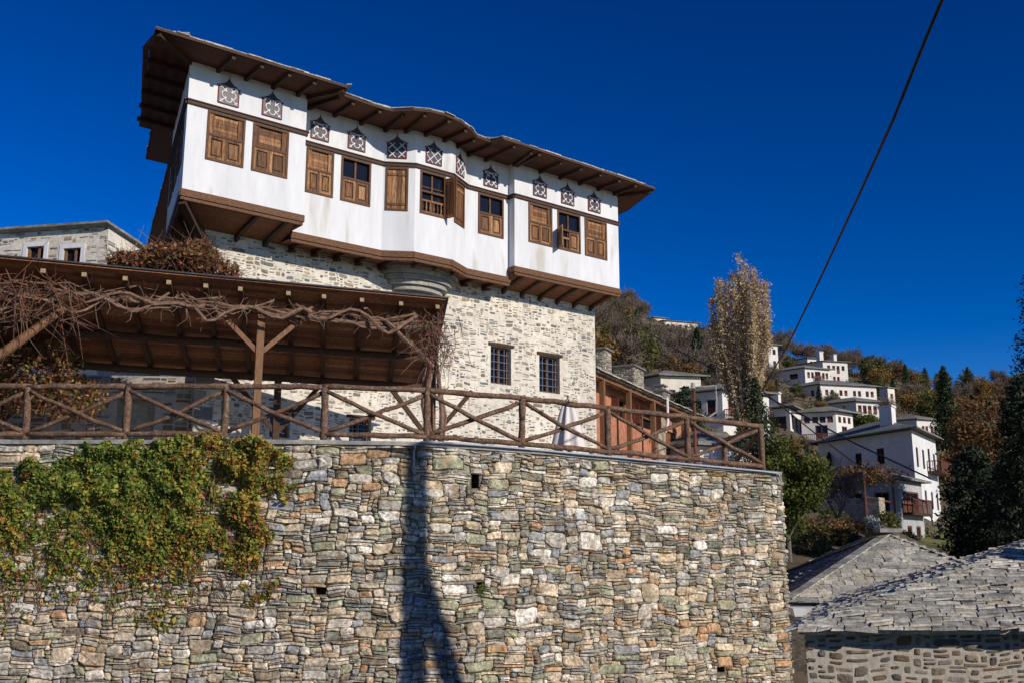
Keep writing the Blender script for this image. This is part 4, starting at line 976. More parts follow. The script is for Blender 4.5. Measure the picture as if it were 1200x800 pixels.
# ---------------------------------------------------------------- houses of the village
def house(name, label, px, py, Y, Ht, az1, La, az2, Lb, rows1, rows2, mat='plaster_far', tanp=.30, over=.7, group='white houses on the hillside', chim=(), frame='far_shutter', bal=(), cat='house', lower=None, roofmat='slate_far'):
    c = at(px, py, Y); da, db = heading(az1), heading(az2); zt = c.z; zb = zt-Ht; C = V((c.x, c.y, 0))
    h = thing(name, label, cat, V((c.x, c.y, zb)), group)
    na = V((da.y, -da.x, 0)); na = na if na.dot(db) < 0 else -na
    nb_ = V((db.y, -db.x, 0)); nb_ = nb_ if nb_.dot(da) < 0 else -nb_
    wl, lw = MB(), MB(); wins = []
    for (D, n, L, rows) in ((da, na, La, rows1), (db, nb_, Lb, rows2)):
        hs = []
        for top, hh, ww, cs in rows:
            for s in cs: hs.append((s-ww/2, s+ww/2, zt-top-hh, zt-top))
        panel(wl, C, D, n, 0, L, zb-3, zt, hs, .16, .5)
        for q in hs:
            g = MB(); P = lambda s, z, d: C+D*s+Z3*z+n*d; f = .1
            a, b, c_, d_ = q
            g.quad(P(a, c_, -.15), P(b, c_, -.15), P(b, d_, -.15), P(a, d_, -.15), 0, 1)
            for x0, x1, y0, y1 in ((a+.002, a+f, c_, d_), (b-f, b-.002, c_, d_), (a+f, b-f, d_-f, d_-.002), (a+f, b-f, c_+.002, c_+f), ((a+b)/2-.04, (a+b)/2+.04, c_+f, d_-f)):
                g.obox(P((x0+x1)/2, (y0+y1)/2, -.10), D*(x1-x0)/2, Z3*(y1-y0)/2, n*.05)
            if frame == 'far_shutter' and rnd.random() < .55: g.obox(P((a+b)/2, c_+(d_-c_)*.3, -.09), D*(b-a)*.42, Z3*(d_-c_)*.24, n*.02)
            g.build('window', [M[frame], M['glass']], h)
    o1, o2 = C+da*La, C+db*Lb; far_ = C+da*La+db*Lb
    for a, b in ((o1, far_), (o2, far_)): wl.quad(a+Z3*(zb-3), b+Z3*(zb-3), b+Z3*zt, a+Z3*zt, .5)
    wl.build('wall', M[mat], h)
    if lower:       # stone ground storey standing proud of the plaster
        for (D, n, L) in ((da, na, La), (db, nb_, Lb)):
            p = C+n*.06; lw.obox(p+D*L/2+Z3*(zb+lower/2-1), D*(L/2+.05), n*.05, Z3*(lower/2+1))
        lw.build('ground_storey', M['cobble'], h)
    r = MB(); e0 = C-da*over-db*over+Z3*zt; ex, ey = da*(La+2*over), db*(Lb+2*over)
    a, b = ex.length, ey.length; hgt_ = min(a, b)/2*tanp; k = min(a, b)/2
    P4 = [e0, e0+ex, e0+ex+ey, e0+ey]
    if a >= b: ra, rb = e0+ex*(k/a)+ey/2+Z3*hgt_, e0+ex*(1-k/a)+ey/2+Z3*hgt_; fc = [(P4[0], P4[1], rb, ra), (P4[1], P4[2], rb), (P4[2], P4[3], ra, rb), (P4[3], P4[0], ra)]
    else: ra, rb = e0+ex/2+ey*(k/b)+Z3*hgt_, e0+ex/2+ey*(1-k/b)+Z3*hgt_; fc = [(P4[0], P4[1], ra), (P4[1], P4[2], rb, ra), (P4[2], P4[3], rb), (P4[3], P4[0], ra, rb)]
    for f in fc: r.add([p+Z3*.16 for p in f], [tuple(range(len(f)))])
    for i in range(4): r.quad(P4[i]+Z3*.02, P4[(i+1) % 4]+Z3*.02, P4[(i+1) % 4]+Z3*.16, P4[i]+Z3*.16)
    ro = r.build('roof', M[roofmat], h)
    ev = MB(); ev.add([p+Z3*.018 for p in P4], [(3, 2, 1, 0)]); ev.build('soffit', M['wood'], h)
    for s, t, ww, hh in chim:
        g = MB(); q = C+da*s+db*t+Z3*zt; g.obox(q+Z3*hh/2, da*ww, db*ww, Z3*hh/2); g.obox(q+Z3*(hh+.06), da*(ww+.12), db*(ww+.12), Z3*.07); g.build('chimney', M[mat], ro)
    for fc_, s0, s1, z, dep in bal:
        D, n = (da, na) if fc_ == 0 else (db, nb_)
        g = MB(); q = C+D*(s0+s1)/2+n*dep/2+Z3*(zt-z); g.obox(q, D*(s1-s0)/2, n*dep/2, Z3*.09); bo = g.build('balcony', M['wood'], h)
        g = MB(); ed = [(C+D*s0+n*.05, C+D*s0+n*dep), (C+D*s0+n*dep, C+D*s1+n*dep), (C+D*s1+n*dep, C+D*s1+n*.05)]
        for a, b in ed:
            g.bar(a+Z3*(zt-z+1.0), b+Z3*(zt-z+1.0), .07, .08); m = max(2, int((b-a).length/.22))
            for i in range(m+1): p = a.lerp(b, i/m); g.bar(p+Z3*(zt-z+.09), p+Z3*(zt-z+.98), .05, .05, V((1, 0, 0)))
        g.build('balcony_rail', M['red_rail'], bo)
    return h
M['cobble'] = pmat('stone_masonry', (.33, .28, .21), .9, .5, 2.6, (1, 1, 1.8), bump=.7, bs=5)
M['stone_far'] = pmat('far_masonry', (.42, .37, .29), .9, .45, 3.2, (1, 1, 2.0), bump=.8, bs=6, tint=((.62, .57, .48), 2.2, .5))
hz = [
 dict(name='white_house', label='large white house with a blank grey shaded gable wall and wooden balcony at right', px=1068, py=503, Y=90, Ht=9.6, az1=33, La=10.2, az2=-23, Lb=12.5, mat='plaster_old', over=.9,
      rows1=[(1.4, 1.75, .9, (1.6, 4.2)), (1.1, 2.2, .95, (6.7,)), (1.4, 1.75, .9, (9.0,)), (5.1, 1.6, .85, (1.5, 3.9, 6.6, 9.0)), (7.9, 1.0, .75, (1.8, 4.2, 6.8))], rows2=[(1.25, 1.45, .95, (4.0,)), (1.45, 1.4, .85, (6.9,))], chim=((2.6, 3.6, .8, 2.7),), bal=((0, 5.4, 9.8, 3.35, 1.2),), frame='timber'),
 dict(name='white_house', label='white house wing with a row of tall dark windows behind the poplar foot', px=925, py=477, Y=128, Ht=7.4, az1=30, La=10, az2=-50, Lb=5, rows1=[(.9, 1.75, .95, (1.3, 3.2, 5.1, 7.0, 8.8)), (4.2, .8, .7, (2.0, 4.4))], rows2=[(1.0, 2.0, 2.2, (1.6,))], over=.9, bal=((0, 2.6, 9.8, 5.3, 1.4),), chim=((4, 3, .6, 2.6),)),
 dict(name='white_house', label='white house with balconies and red railings beside the wing with tall windows', px=979, py=482, Y=127, Ht=6.8, az1=52, La=3.6, az2=-68, Lb=4.2, rows1=[(.5, .8, .6, (.8, 1.8, 2.8)), (1.7, 2.0, 1.1, (1.7,))], rows2=[(.5, .8, .7, (.7, 1.6, 2.5, 3.5)), (1.6, 2.1, 1.5, (1.8,))], over=.9, bal=((0, .5, 3.5, 3.8, 1.0), (1, .3, 4.0, 3.8, 1.2))),
 dict(name='white_house', label='long white two-storey house with paired windows and a stone ground floor', px=961, py=450, Y=215, Ht=6.4, az1=75, La=13.6, az2=-38, Lb=11, rows1=[(1.0, 1.25, .75, (1.5, 2.8, 4.9, 6.1, 8.2, 9.4, 11.3, 12.5)), (4.1, 1.1, .75, (1.6, 3.0, 5.0))], rows2=[(1.0, 1.25, .8, (2, 4.5))], lower=2.9),
 dict(name='white_house', label='white house with five reddish shutters under a dark slate roof below the long house', px=1003, py=470, Y=178, Ht=4.6, az1=74, La=5.8, az2=-45, Lb=9, rows1=[(.6, 1.5, .75, (.7, 1.7, 2.7, 3.8, 5.0))], rows2=[]),
 dict(name='white_house', label='white house with wooden balcony door and dark side windows above the long house', px=943, py=431, Y=240, Ht=7.0, az1=70, La=7.0, az2=-45, Lb=13, rows1=[(.8, 1.5, .75, (1.0, 2.1, 5.2, 6.2)), (.6, 2.0, 1.6, (3.6,)), (4.4, 1.2, .8, (1.8,))], rows2=[(1.0, 1.3, 2.2, (3.0,)), (3.0, 1.2, .9, (8.0,))], bal=((0, 2.7, 4.6, 2.7, 1.0),)),
 dict(name='white_house', label='topmost white house of the village cluster with two chimneys on a flat roofline', px=964, py=423, Y=270, Ht=5.6, az1=76, La=7.4, az2=-40, Lb=10, rows1=[(1.0, 1.3, .9, (1.7, 3.2, 6.0)), (1.0, 2.2, .9, (4.5,)), (4.0, 1.1, .8, (3.2, 4.4))], rows2=[(1, 1.2, .8, (2.5,))], chim=((.2, 1, .55, 2.6), (6.4, 3, .45, 2.4)), tanp=.18),
 dict(name='white_house', label='low white house end showing left of the topmost house with chimneys', px=946, py=419.5, Y=285, Ht=3.6, az1=76, La=4.0, az2=-40, Lb=8, rows1=[(.8, 1.2, .8, (1.2, 2.8))], rows2=[], tanp=.18),
 dict(name='hilltop_house', label='long cream house with several windows alone on the wooded hilltop at left', px=778, py=376, Y=330, Ht=4.6, az1=72, La=12.5, az2=-50, Lb=8, rows1=[(1.0, 1.3, .9, (1.5, 3.4, 6.0, 8.0, 10.4))], rows2=[(1, 1.3, .9, (1.5, 4))], mat='plaster_cream', tanp=.22, group='houses on the hilltop'),
 dict(name='hilltop_house', label='small taller cream house block at the left end of the hilltop house', px=766, py=372.5, Y=334, Ht=5.0, az1=72, La=4.6, az2=-50, Lb=6, rows1=[(1.2, 1.2, .8, (1.4, 3.2))], rows2=[], mat='plaster_cream', group='houses on the hilltop'),
 dict(name='white_house', label='white house peeking out to the right of the poplar', px=900, py=404, Y=255, Ht=8, az1=70, La=2.8, az2=-55, Lb=7, rows1=[(1.0, 1.4, .9, (1.7,)), (4, 1.4, .9, (1.7,))], rows2=[]),
 dict(name='white_house', label='white house with paired small windows directly behind the large white house', px=1074, py=491, Y=150, Ht=5, az1=70, La=4.4, az2=-48, Lb=6, rows1=[(.9, 1.2, .5, (1.1, 1.75, 2.7, 3.35))], rows2=[], over=.5),
 dict(name='white_house', label='pale house with brown eaves between the large white house and the orange tree', px=1116, py=494, Y=158, Ht=5.0, az1=68, La=3.6, az2=-45, Lb=6, over=.5, rows1=[(.7, 1.3, .6, (.8, 1.8, 2.8)), (3.2, .8, .6, (1.4,))], rows2=[], mat='plaster_cream'),
 dict(name='stone_house', label='tiny stone house perched on the knoll right of the village cluster', px=1040, py=454, Y=190, Ht=4.2, az1=60, La=1.9, az2=-45, Lb=1.6, rows1=[(1, 1, .7, (1.0,))], rows2=[], mat='plaster_cream', over=.3),
 dict(name='white_house', label='white house with glazed corner bay half hidden behind the poplar trunk', px=846, py=457, Y=100, Ht=7, az1=62, La=6, az2=-52, Lb=5, rows1=[(.8, 1.7, 1.0, (1.2, 2.8, 4.4)), (4, 1.4, .9, (2,))], rows2=[(.8, 1.7, 1.0, (1.2, 2.8))], bal=((0, .2, 5.6, 2.9, 1.0),)),
 dict(name='white_house', label='white house wall glimpsed between bare trees above the lamp frame', px=774, py=440, Y=120, Ht=6, az1=80, La=5.0, az2=-40, Lb=6, rows1=[(1.6, 1.2, .8, (1.4, 3.4))], rows2=[], mat='plaster_cream'),
 dict(name='small_house', label='small house in shade-toned plaster with dark upper windows below the large white house', px=1053, py=562, Y=72, Ht=4.6, az1=40, La=4.6, az2=-62, Lb=5.4, rows1=[(.7, 1.5, 3.2, (2.2,)), (3.1, 1.4, .9, (1.5, 3.3))], rows2=[(.8, 1.4, 1.0, (1.2, 3.0)), (3.0, 1.5, 1.6, (2.4,))], mat='plaster_shaded', group='low houses by the lawn', over=.55, bal=((0, .3, 4.4, 2.3, .7),)),
 dict(name='low_building', label='low white building with dark slate roof behind the right end of the railing', px=820, py=522, Y=46, Ht=3.0, az1=70, La=3.2, az2=-35, Lb=6, rows1=[(1.2, .9, .6, (2.2,))], rows2=[], mat='plaster', group='low houses by the lawn', over=.4, tanp=.4),
]
for q in hz: house(**q)

# ---------------------------------------------------------------- stone house at far left
sh = thing('stone_cottage', 'pale stone cottage with low gable and white framed windows behind the canopy at left', 'house', at(125, 330, 42))
c0 = at(128, 262, 42); P0_ = V((c0.x, c0.y, 0)); dl = heading(-79); dr = heading(28); zt = c0.z-.1
nl_ = V((-dl.y, dl.x, 0)); nl_ = nl_ if nl_.y < 0 else -nl_; nr_ = V((dr.y, -dr.x, 0))
hl = []
for px, py in ((84, 302), (41, 300)):
    p = on_plane(px, py, P0_, nl_); s = (p-P0_).dot(dl); hl.append((s-.42, s+.42, p.z-.8, p.z+.42))
g = MB(); panel(g, P0_, dl, nl_, 0, 14, TZ-1, zt, hl, .2, .5, 1); panel(g, P0_, dr, nr_, 0, 8, TZ-1, zt-2.0, (), .2, .5, 1)
g.add([P0_+Z3*(zt-2.0), P0_+dr*8+Z3*(zt-2.0), P0_+Z3*zt], [(0, 1, 2)], .5, 1)
g.quad(P0_+dl*14+Z3*TZ, P0_+dl*14+dr*8+Z3*TZ, P0_+dl*14+dr*8+Z3*(zt-2), P0_+dl*14+Z3*zt, .5, 1); g.quad(P0_+dr*8+Z3*TZ, P0_+dl*14+dr*8+Z3*TZ, P0_+dl*14+dr*8+Z3*(zt-2), P0_+dr*8+Z3*(zt-2), .5, 1)
sp = Sparse(.36)
rubble(sp, lambda u, v, d: P0_+dl*u+nl_*d+Z3*(zt-4+v), 10, 3.97, holes=[(a-.22, b+.22, c-(zt-4)-.1, d-(zt-4)+.22) for a, b, c, d in hl], cell=(.06, .045), wr=(3, 7), hr=(2, 4), gap=.05, depth=.02, thin=.3, back=.02, tilt=.003)
sp2 = Sparse(.62); rubble(sp2, lambda u, v, d: P0_+dr*u+nr_*d+Z3*(zt-4+v*(1-.06*u)), 7, 3.4, cell=(.06, .045), wr=(3, 7), hr=(2, 4), gap=.05, depth=.02, thin=.3, back=.02, tilt=.003)
for s_ in (sp, sp2):
    off = len(g.v); g.v += s_.v; g.f += [[i+off for i in f] for f in s_.f]; g.r += s_.r; g.m += s_.m
g.build('wall', [M['pale_stone'], M['lime']], sh)
for a, b, c, d in hl:
    P = lambda s, z, e: P0_+dl*s+Z3*z+nl_*e
    g = MB()
    for q in ((a-.18, a, c-.1, d+.18), (b, b+.18, c-.1, d+.18), (a, b, d, d+.18)): g.obox(P((q[0]+q[1])/2, (q[2]+q[3])/2, .005), dl*(q[1]-q[0])/2, Z3*(q[3]-q[2])/2, nl_*.025)
    o = g.build('window', M['plaster'], sh)
    g = MB(); g.obox(P((a+b)/2-.13, (c+d)/2, -.12), dl*.05, Z3*(d-c)/2, nl_*.05); g.obox(P(b-.06, (c+d)/2, -.12), dl*.05, Z3*(d-c)/2, nl_*.05); g.build('frame', M['post'], o)
    g = MB(); g.quad(P(a, c, -.19), P(b, c, -.19), P(b, d, -.19), P(a, d, -.19)); g.build('glass', M['glass'], o)
g = MB()
def rslab(a, b, c, d, t=.10): g.add([a, b, c, d]+[p+Z3*t for p in (a, b, c, d)], [(3, 2, 1, 0), (4, 5, 6, 7), (0, 1, 5, 4), (1, 2, 6, 5), (2, 3, 7, 6), (3, 0, 4, 7)])
e0 = P0_+nl_*.35-dl*.15+Z3*(zt+.02); rslab(e0, e0+dl*15, e0+dl*15+dr*9+Z3*-2.25+nl_*-.3, e0+dr*9.2+Z3*-2.3)
g.build('slate_roof', M['slate_far'], sh)

# courtyard wall seen under the canopy at far left
g = MB(); a, b = at(-120, 500, 26.5), at(262, 500, 27.4); a.z = b.z = TZ+.9
dcw, lcw, ncw = seg(V((a.x, a.y, 0)), V((b.x, b.y, 0))); 
panel(g, V((a.x, a.y, 0)), dcw, ncw, 0, lcw, TZ-.5, TZ+2.6, [(lcw*.66, lcw*.78, TZ, TZ+2.0)], .3, .5, 1)
g.quad(*[V((a.x, a.y, 0))-ncw*.5+dcw*x+Z3*z for x, z in ((0, TZ-.5), (lcw, TZ-.5), (lcw, TZ+2.6), (0, TZ+2.6))], .5, 1)
g.quad(*[V((a.x, a.y, 0))+dcw*x+ncw*y+Z3*(TZ+2.6) for x, y in ((0, 0), (lcw, 0), (lcw, -.5), (0, -.5))], .5, 1)
sp = Sparse(.8); rubble(sp, lambda u, v, d: V((a.x, a.y, 0))+dcw*u+ncw*d+Z3*(TZ+v), lcw, 2.6, holes=[(lcw*.64, lcw*.8, 0, 2.1)], cell=(.06, .045), wr=(3, 7), hr=(2, 4), gap=.04, depth=.02, thin=.3, back=.02, tilt=.003)
off = len(g.v); g.v += sp.v; g.f += [[i+off for i in f] for f in sp.f]; g.r += sp.r; g.m += sp.m
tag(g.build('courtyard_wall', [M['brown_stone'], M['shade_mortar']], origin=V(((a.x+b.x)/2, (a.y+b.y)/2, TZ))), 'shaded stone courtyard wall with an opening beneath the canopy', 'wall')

# ---------------------------------------------------------------- terracotta house right of the mansion
ra, rb = at(696, 432, 36.5), at(806, 485.5, 47.5); RD = V((rb.x-ra.x, rb.y-ra.y, 0)); RL = RD.length+2.0; RD.normalize(); RN = V((RD.y, -RD.x, 0)); RDB = -RN
RB = V((ra.x, ra.y, 0))-RN*.7-RD*1.5; ze = ra.z; zslope = (rb.z-ra.z)/((rb-ra).length)
red = thing('terracotta_house', 'low terracotta red house with timber posts and long slate roof beside the mansion', 'house', V((RB.x+3, RB.y+6, TZ)))
def RP(s, d, z): return RB+RD*s+RN*d+Z3*z
def sp_(px, py, d=0): p = on_plane(px, py, RB+RN*d, RN); return (p-RB).dot(RD), p.z
g = MB(); hs = []
for px0, px1, py0, py1 in ((716, 735, 436, 492), (741, 767, 458, 505)):
    s0, z1_ = sp_(px0, py0); s1, z0_ = sp_(px1, py1); hs.append((s0, s1, max(TZ+.6, z0_), min(ze-.35, z1_)))
s0, z1_ = sp_(777, 492); s1, z0_ = sp_(793, 530); door = (s0, s1, TZ, min(ze-1.0, z1_+.1)); 
panel(g, RB, RD, RN, 1.3, RL+2.5, TZ-1, ze-.05, hs+[door], .25, .5)
panel(g, RP(RL+2.5, 0, 0), RDB, RD, 0, 6, TZ-1, ze-.05, (), .2, .5); panel(g, RP(1.3, 0, 0), RDB, -RD, 0, 6, TZ-1, ze-.05, (), .2, .5); panel(g, RP(0, -6, 0), RD, -RN, 1.3, RL+2.5, TZ-1, ze-.05, (), .2, .5)
g.build('wall', M['brick'], red)
for a, b, c, d in hs:
    g = MB()
    for q in ((a+.002, a+.09, c, d), (b-.09, b-.002, c, d), ((a+b)/2-.05, (a+b)/2+.05, c, d-.08), (a+.09, b-.09, d-.08, d-.002), (a+.09, b-.09, (c+d)/2, (c+d)/2+.06)): g.obox(RP((q[0]+q[1])/2, -.12, (q[2]+q[3])/2), RD*(q[1]-q[0])/2, RN*.06, Z3*(q[3]-q[2])/2)
    o = g.build('window', M['post'], red); g = MB(); g.quad(RP(a, -.2, c), RP(b, -.2, c), RP(b, -.2, d), RP(a, -.2, d)); g.build('glass', M['glass'], o)
    for x in (a-.02, b+.02):
        g = MB(); g.obox(RP(x, .16, c+(d-c)*.42), RD*.03, RN*.15, Z3*(d-c)*.40); g.build('shutter', M['red_rail'], o)
a, b, c, d = door; g = MB()
g.obox(RP((a+b)/2, -.15, (c+d)/2), RD*(b-a)/2, RN*.04, Z3*(d-c)/2); o = g.build('arched_door', M['shutter'], red)
g = MB(); pts = [RP((a+b)/2+(b-a)/2*math.cos(t), .02, d-.02+.28*math.sin(t)) for t in np.linspace(0, math.pi, 12)]; g.tube([RP(b, .02, c)]+pts+[RP(a, .02, c)], .07, 6); g.build('door_arch', M['cobble'], o)
g = MB(); s0, _ = sp_(768, 480); s1, _ = sp_(776, 480); g.obox(RP((s0+s1)/2, .04, (TZ+ze)/2), RD*(s1-s0)/2, RN*.06, Z3*(ze-TZ)/2); g.build('stone_pier', M['cobble'], red)
for px in (706, 737, 765, 800):
    s, _ = sp_(px, 470, .55); g = MB(); g.obox(RP(s, .55, (TZ+ze-.1)/2), RD*.09, RN*.09, Z3*(ze-.1-TZ)/2); g.build('post', M['post'], red)
g = MB(); g.bar(RP(1.35, .55, ze-.12), RP(RL, .55, ze-.12), .16, .18); g.build('beam', M['post'], red)
g = MB(); LR = RL+1.6; e0 = RP(1.3, .75, ze); r_in = 3.2; tl = .42
up = (RDB+Z3*tl); full = r_in*math.hypot(1, tl)
g.quad(e0, e0+RD*LR, e0+RD*LR+RDB*r_in+Z3*r_in*tl, e0+RDB*r_in+Z3*r_in*tl, .4); bk = e0+RDB*(2*r_in)
g.quad(e0+RDB*r_in+Z3*r_in*tl, e0+RD*LR+RDB*r_in+Z3*r_in*tl, bk+RD*LR, bk, .4); g.quad(e0-Z3*.05, e0+RD*LR-Z3*.05, e0+RD*LR, e0, .4); g.quad(e0-Z3*.05, e0+RD*LR-Z3*.05, bk+RD*LR-Z3*.05, bk-Z3*.05, .4)
g.add([e0+RD*LR, bk+RD*LR, e0+RD*LR+RDB*r_in+Z3*r_in*tl], [(0, 1, 2)], .4)
slates(g, e0, e0+RD*LR, up, lambda q: (0, LR), full, .26, .035, (.3, .7))
ro = g.build('slate_roof', M['slate'], red)
g = MB()
for k in range(13): s = 1.5+k*(RL+.8)/13; g.bar(RP(s, -.0, ze-.02), RP(s, .70, ze-.06), .08, .09)
g.build('rafters', M['post'], red)
def stone_chimney(px, py0, py1, inn, ww, two=False):
    q = on_plane(px, py1, RP(0, .75-inn, 0), RN); z0 = q.z; z1 = on_plane(px, py0, RP(0, .75-inn, 0), RN).z
    g = MB(); g.obox(V((q.x, q.y, (z0-.8+z1)/2)), RD*ww, RN*ww*.7, Z3*(z1-z0+.8)/2, .5, 1)
    def face(nrm, axis, hw, dist):
        s_ = Sparse(.95); base = V((q.x, q.y, z0-.5))+nrm*dist-axis*hw
        rubble(s_, lambda u, v, d: base+axis*u+nrm*d+Z3*v, 2*hw, z1-z0+.48, (.05, .04), (3, 6), (2, 3), .02, .03, thin=.3, back=.02, tilt=.004)
        off = len(g.v); g.v += s_.v; g.f += [[i+off for i in f] for f in s_.f]; g.r += s_.r; g.m += s_.m
    face(RN, RD, ww, ww*.7); face(-RD, RN, ww*.7, ww)
    g.obox(V((q.x, q.y, z1+.05)), RD*(ww+.10), RN*(ww*.7+.10), Z3*.04, .3, 0)
    if two: g.obox(V((q.x, q.y, z1+.2)), RD*ww*.6, RN*ww*.4, Z3*.10, .5, 1); g.obox(V((q.x, q.y, z1+.34)), RD*(ww*.75), RN*ww*.6, Z3*.035, .3, 0)
    g.build('chimney', [M['pale_stone'], M['cobble']], ro)
stone_chimney(705, 412, 436, 2.0, .42); stone_chimney(737, 433, 458, 2.4, .72); stone_chimney(775, 460, 478, 1.8, .45, True)
g = MB(); s, z = sp_(782, 472, .85); g.tube([RP(s, .85, z+.25), RP(s, .85, z-.8), RP(s-.25, .8, z-1.3)], .06, 8); g.build('downpipe', M['plaster'], red, smooth=True)
# low slate bench wall in front, blue sign hint left out: only shapes the photo shows
g = MB(); c = at(690, 512, 32.5); c.z = TZ
for k in range(9):
    g.obox(c+V((rnd.uniform(-.05, .05), rnd.uniform(-.05, .05), .08+k*.105)), V((1.25, .55, 0))*rnd.uniform(.95, 1.05)*.8, V((-.25, .5, 0))*.8, Z3*.048)
tag(g.build('stone_stack', M['slate'], origin=c), 'low stack of flat grey slabs on the terrace beside the folded parasol', 'stone stack')

# ---------------------------------------------------------------- folded parasol on the terrace
pc = at(666, 520, 27.5); pc.z = TZ-.1; top = at(663, 468, 27.5).z
par = thing('parasol', 'folded off-white parasol standing on the terrace behind the railing', 'parasol', pc)
g = MB(); g.tube([pc, V((pc.x, pc.y, top+.12))], .024, 8); g.build('pole', M['post'], par, smooth=True)
g = MB(); g.tube([pc+Z3*.0, pc+Z3*.09], [.28, .22], 14); g.build('base', M['concrete'], par)
g = MB(); rows = 9; n = 28; vs = []
for i in range(rows):
    t = i/(rows-1); z = top-t*(top-pc.z-.75); rr = .05+.30*t**.7
    for j in range(n):
        a = 2*math.pi*j/n; q = rr*(1+.32*math.cos(a*7+.5*t))*(1-.08*math.sin(3*a)); vs.append(V((pc.x+q*math.cos(a)*1.1, pc.y+q*math.sin(a), z+(.05*math.cos(a*7) if i == rows-1 else 0))))
g.add(vs+[V((pc.x, pc.y, top+.04))], [(i*n+j, i*n+(j+1) % n, (i+1)*n+(j+1) % n, (i+1)*n+j) for i in range(rows-1) for j in range(n)]+[(j, (j+1) % n, rows*n) for j in range(n)], .5)
g.build('canopy', M['canvas'], par, smooth=True)

# ---------------------------------------------------------------- metal pole with bent bracket
lp = at(813, 540, 33); lz = lambda px, py: at(px, py, 33)
lamp = thing('bracket_pole', 'thin brown metal pole with a bent rectangular bracket beyond the railing', 'pole', V((lp.x, lp.y, 1.0)))
g = MB(); g.tube([V((lp.x, lp.y, .6)), lz(813, 453)], .055, 8); g.build('shaft', M['red_rail'], lamp, smooth=True)
g = MB(); g.tube([lz(812, 454), lz(828, 452.5), lz(838.5, 451.5), lz(839.5, 468), lz(839.5, 482), lz(831, 488), lz(822, 493)], .035, 7); g.build('bracket', M['concrete'], lamp, smooth=True)
g = MB(); g.tube([lz(812, 455), lz(812, 448)], [.09, .06], 8); g.build('cap', M['concrete'], lamp)

# ---------------------------------------------------------------- trellis terrace below the large white house
tp = thing('vine_trellis', 'rusty trellis with ochre vine leaves on a stone terrace before the small house', 'trellis', V((at(1000, 620, 66).x, 66, hgt(at(1000, 620, 66).x, 66))))
g = MB()
p = [at(952, 566, 67), at(1012, 553, 64), at(1046, 562, 69)]
for a, b in zip(p, p[1:]): g.bar(a, b, .12, .14)
for k in range(9):
    t = k/8; a = p[0].lerp(p[1], t); g.bar(a, a+V((2.2, 6.0, .1)), .08, .1)
for q in (p[0], p[1], p[0].lerp(p[1], .5), p[2]): g.bar(q, V((q.x, q.y, q.z-3.6)), .11, .11, V((1, 0, 0)))
g.bar(p[0].lerp(p[1], .3)-Z3*1.6, p[1]-Z3*1.6, .08, .1); g.bar(p[1]-Z3*1.5, p[2]-Z3*1.5, .08, .1)
g.build('frame', M['red_rail'], tp)
C = np.concatenate([np.array(p[0].lerp(p[1], t)+V((1, 2.5, .05)))+rng.normal(size=(420, 3))*np.array([.8, 1.6, .28]) for t in np.linspace(.02, 1, 11)])
v, f = leaf_quads(C, .11); mesh_np('foliage', v, f, M['rust'], tp, r=rng.random(len(f)))
g = MB(); a, b = at(958, 592, 66), at(1030, 588, 63.5); dd, ll, nn_ = seg(V((a.x, a.y, 0)), V((b.x, b.y, 0)))
g.obox((V((a.x, a.y, 0))+V((b.x, b.y, 0)))/2+Z3*(a.z-1.6)-nn_*.5, dd*ll/2, nn_*.5, Z3*2.0)
tag(g.build('garden_wall', M['cobble'], origin=V(((a.x+b.x)/2, (a.y+b.y)/2, a.z-3.5))), 'rubble stone garden wall under the rusty vine trellis', 'wall')
# lawn
lw = MB(); q4 = [at(1050, 642, 64), at(1118, 642, 62), at(1120, 620, 86), at(1074, 620, 88)]; N_ = 12
def lp_(a, b): p = q4[0].lerp(q4[1], a).lerp(q4[3].lerp(q4[2], a), b); return V((p.x, p.y, hgt(p.x, p.y)+.16))
for i in range(N_):
    for k in range(N_): lw.quad(lp_(i/N_, k/N_), lp_((i+1)/N_, k/N_), lp_((i+1)/N_, (k+1)/N_), lp_(i/N_, (k+1)/N_))
structure(lw.build('lawn', M['grass'], smooth=True))

# ---------------------------------------------------------------- trees
def leafy(name, label, base, Ht, crown, mat, nleaf, size, trunk_r=.15, group=None, depth=3, rr=None, cat='tree', lean=(0, 0)):
    """trunk, limbs and a crown of leaf clumps round the limb tips; crown = (radius, base fraction)"""
    t = thing(name, label, cat, base, group); tips = []; g = MB(); b = V(base)
    k0 = Ht*crown[1]; g.tube([b-Z3*.3, b+V((rnd.gauss(0, .05), rnd.gauss(0, .05), k0*.5)), b+V((lean[0], lean[1], k0))], [trunk_r*1.25, trunk_r, trunk_r*.85], 8)
    for k in range(5):
        a = k*1.257+rnd.uniform(-.3, .3); branches(g, b+V((lean[0], lean[1], k0*rnd.uniform(.8, 1))), V((math.cos(a)*.6, math.sin(a)*.6, .8)), (Ht-k0)*.45, trunk_r*.55, depth-1, .55, .2, (3, 4), tips)
    g.build('trunk', M['bark'], t)
    T = np.array([tuple(p) for p, d in tips]); cc = np.array(b+V((lean[0], lean[1], k0+(Ht-k0)*.52))); rad = np.array([crown[0], crown[0], (Ht-k0)*.52])
    q = (T-cc)/rad; ln = np.linalg.norm(q, axis=1); T = cc+q/np.maximum(1, ln)[:, None]*rad
    extra = cc+ellipsoid_pts((0, 0, 0), rad*.92, max(20, len(T)//2), .75)
    T = np.concatenate([T, extra]); idx = rng.integers(0, len(T), nleaf); cs = crown[0]*.16
    C = T[idx]+rng.normal(size=(nleaf, 3))*cs*np.array([1, 1, .75])
    v, f = leaf_quads(C, size); shade_ = rng.random(len(T))[idx]*.45+rng.random(nleaf)*.55
    mesh_np('crown', v, f, mat, t, r=np.clip(shade_, 0, .999)); return t
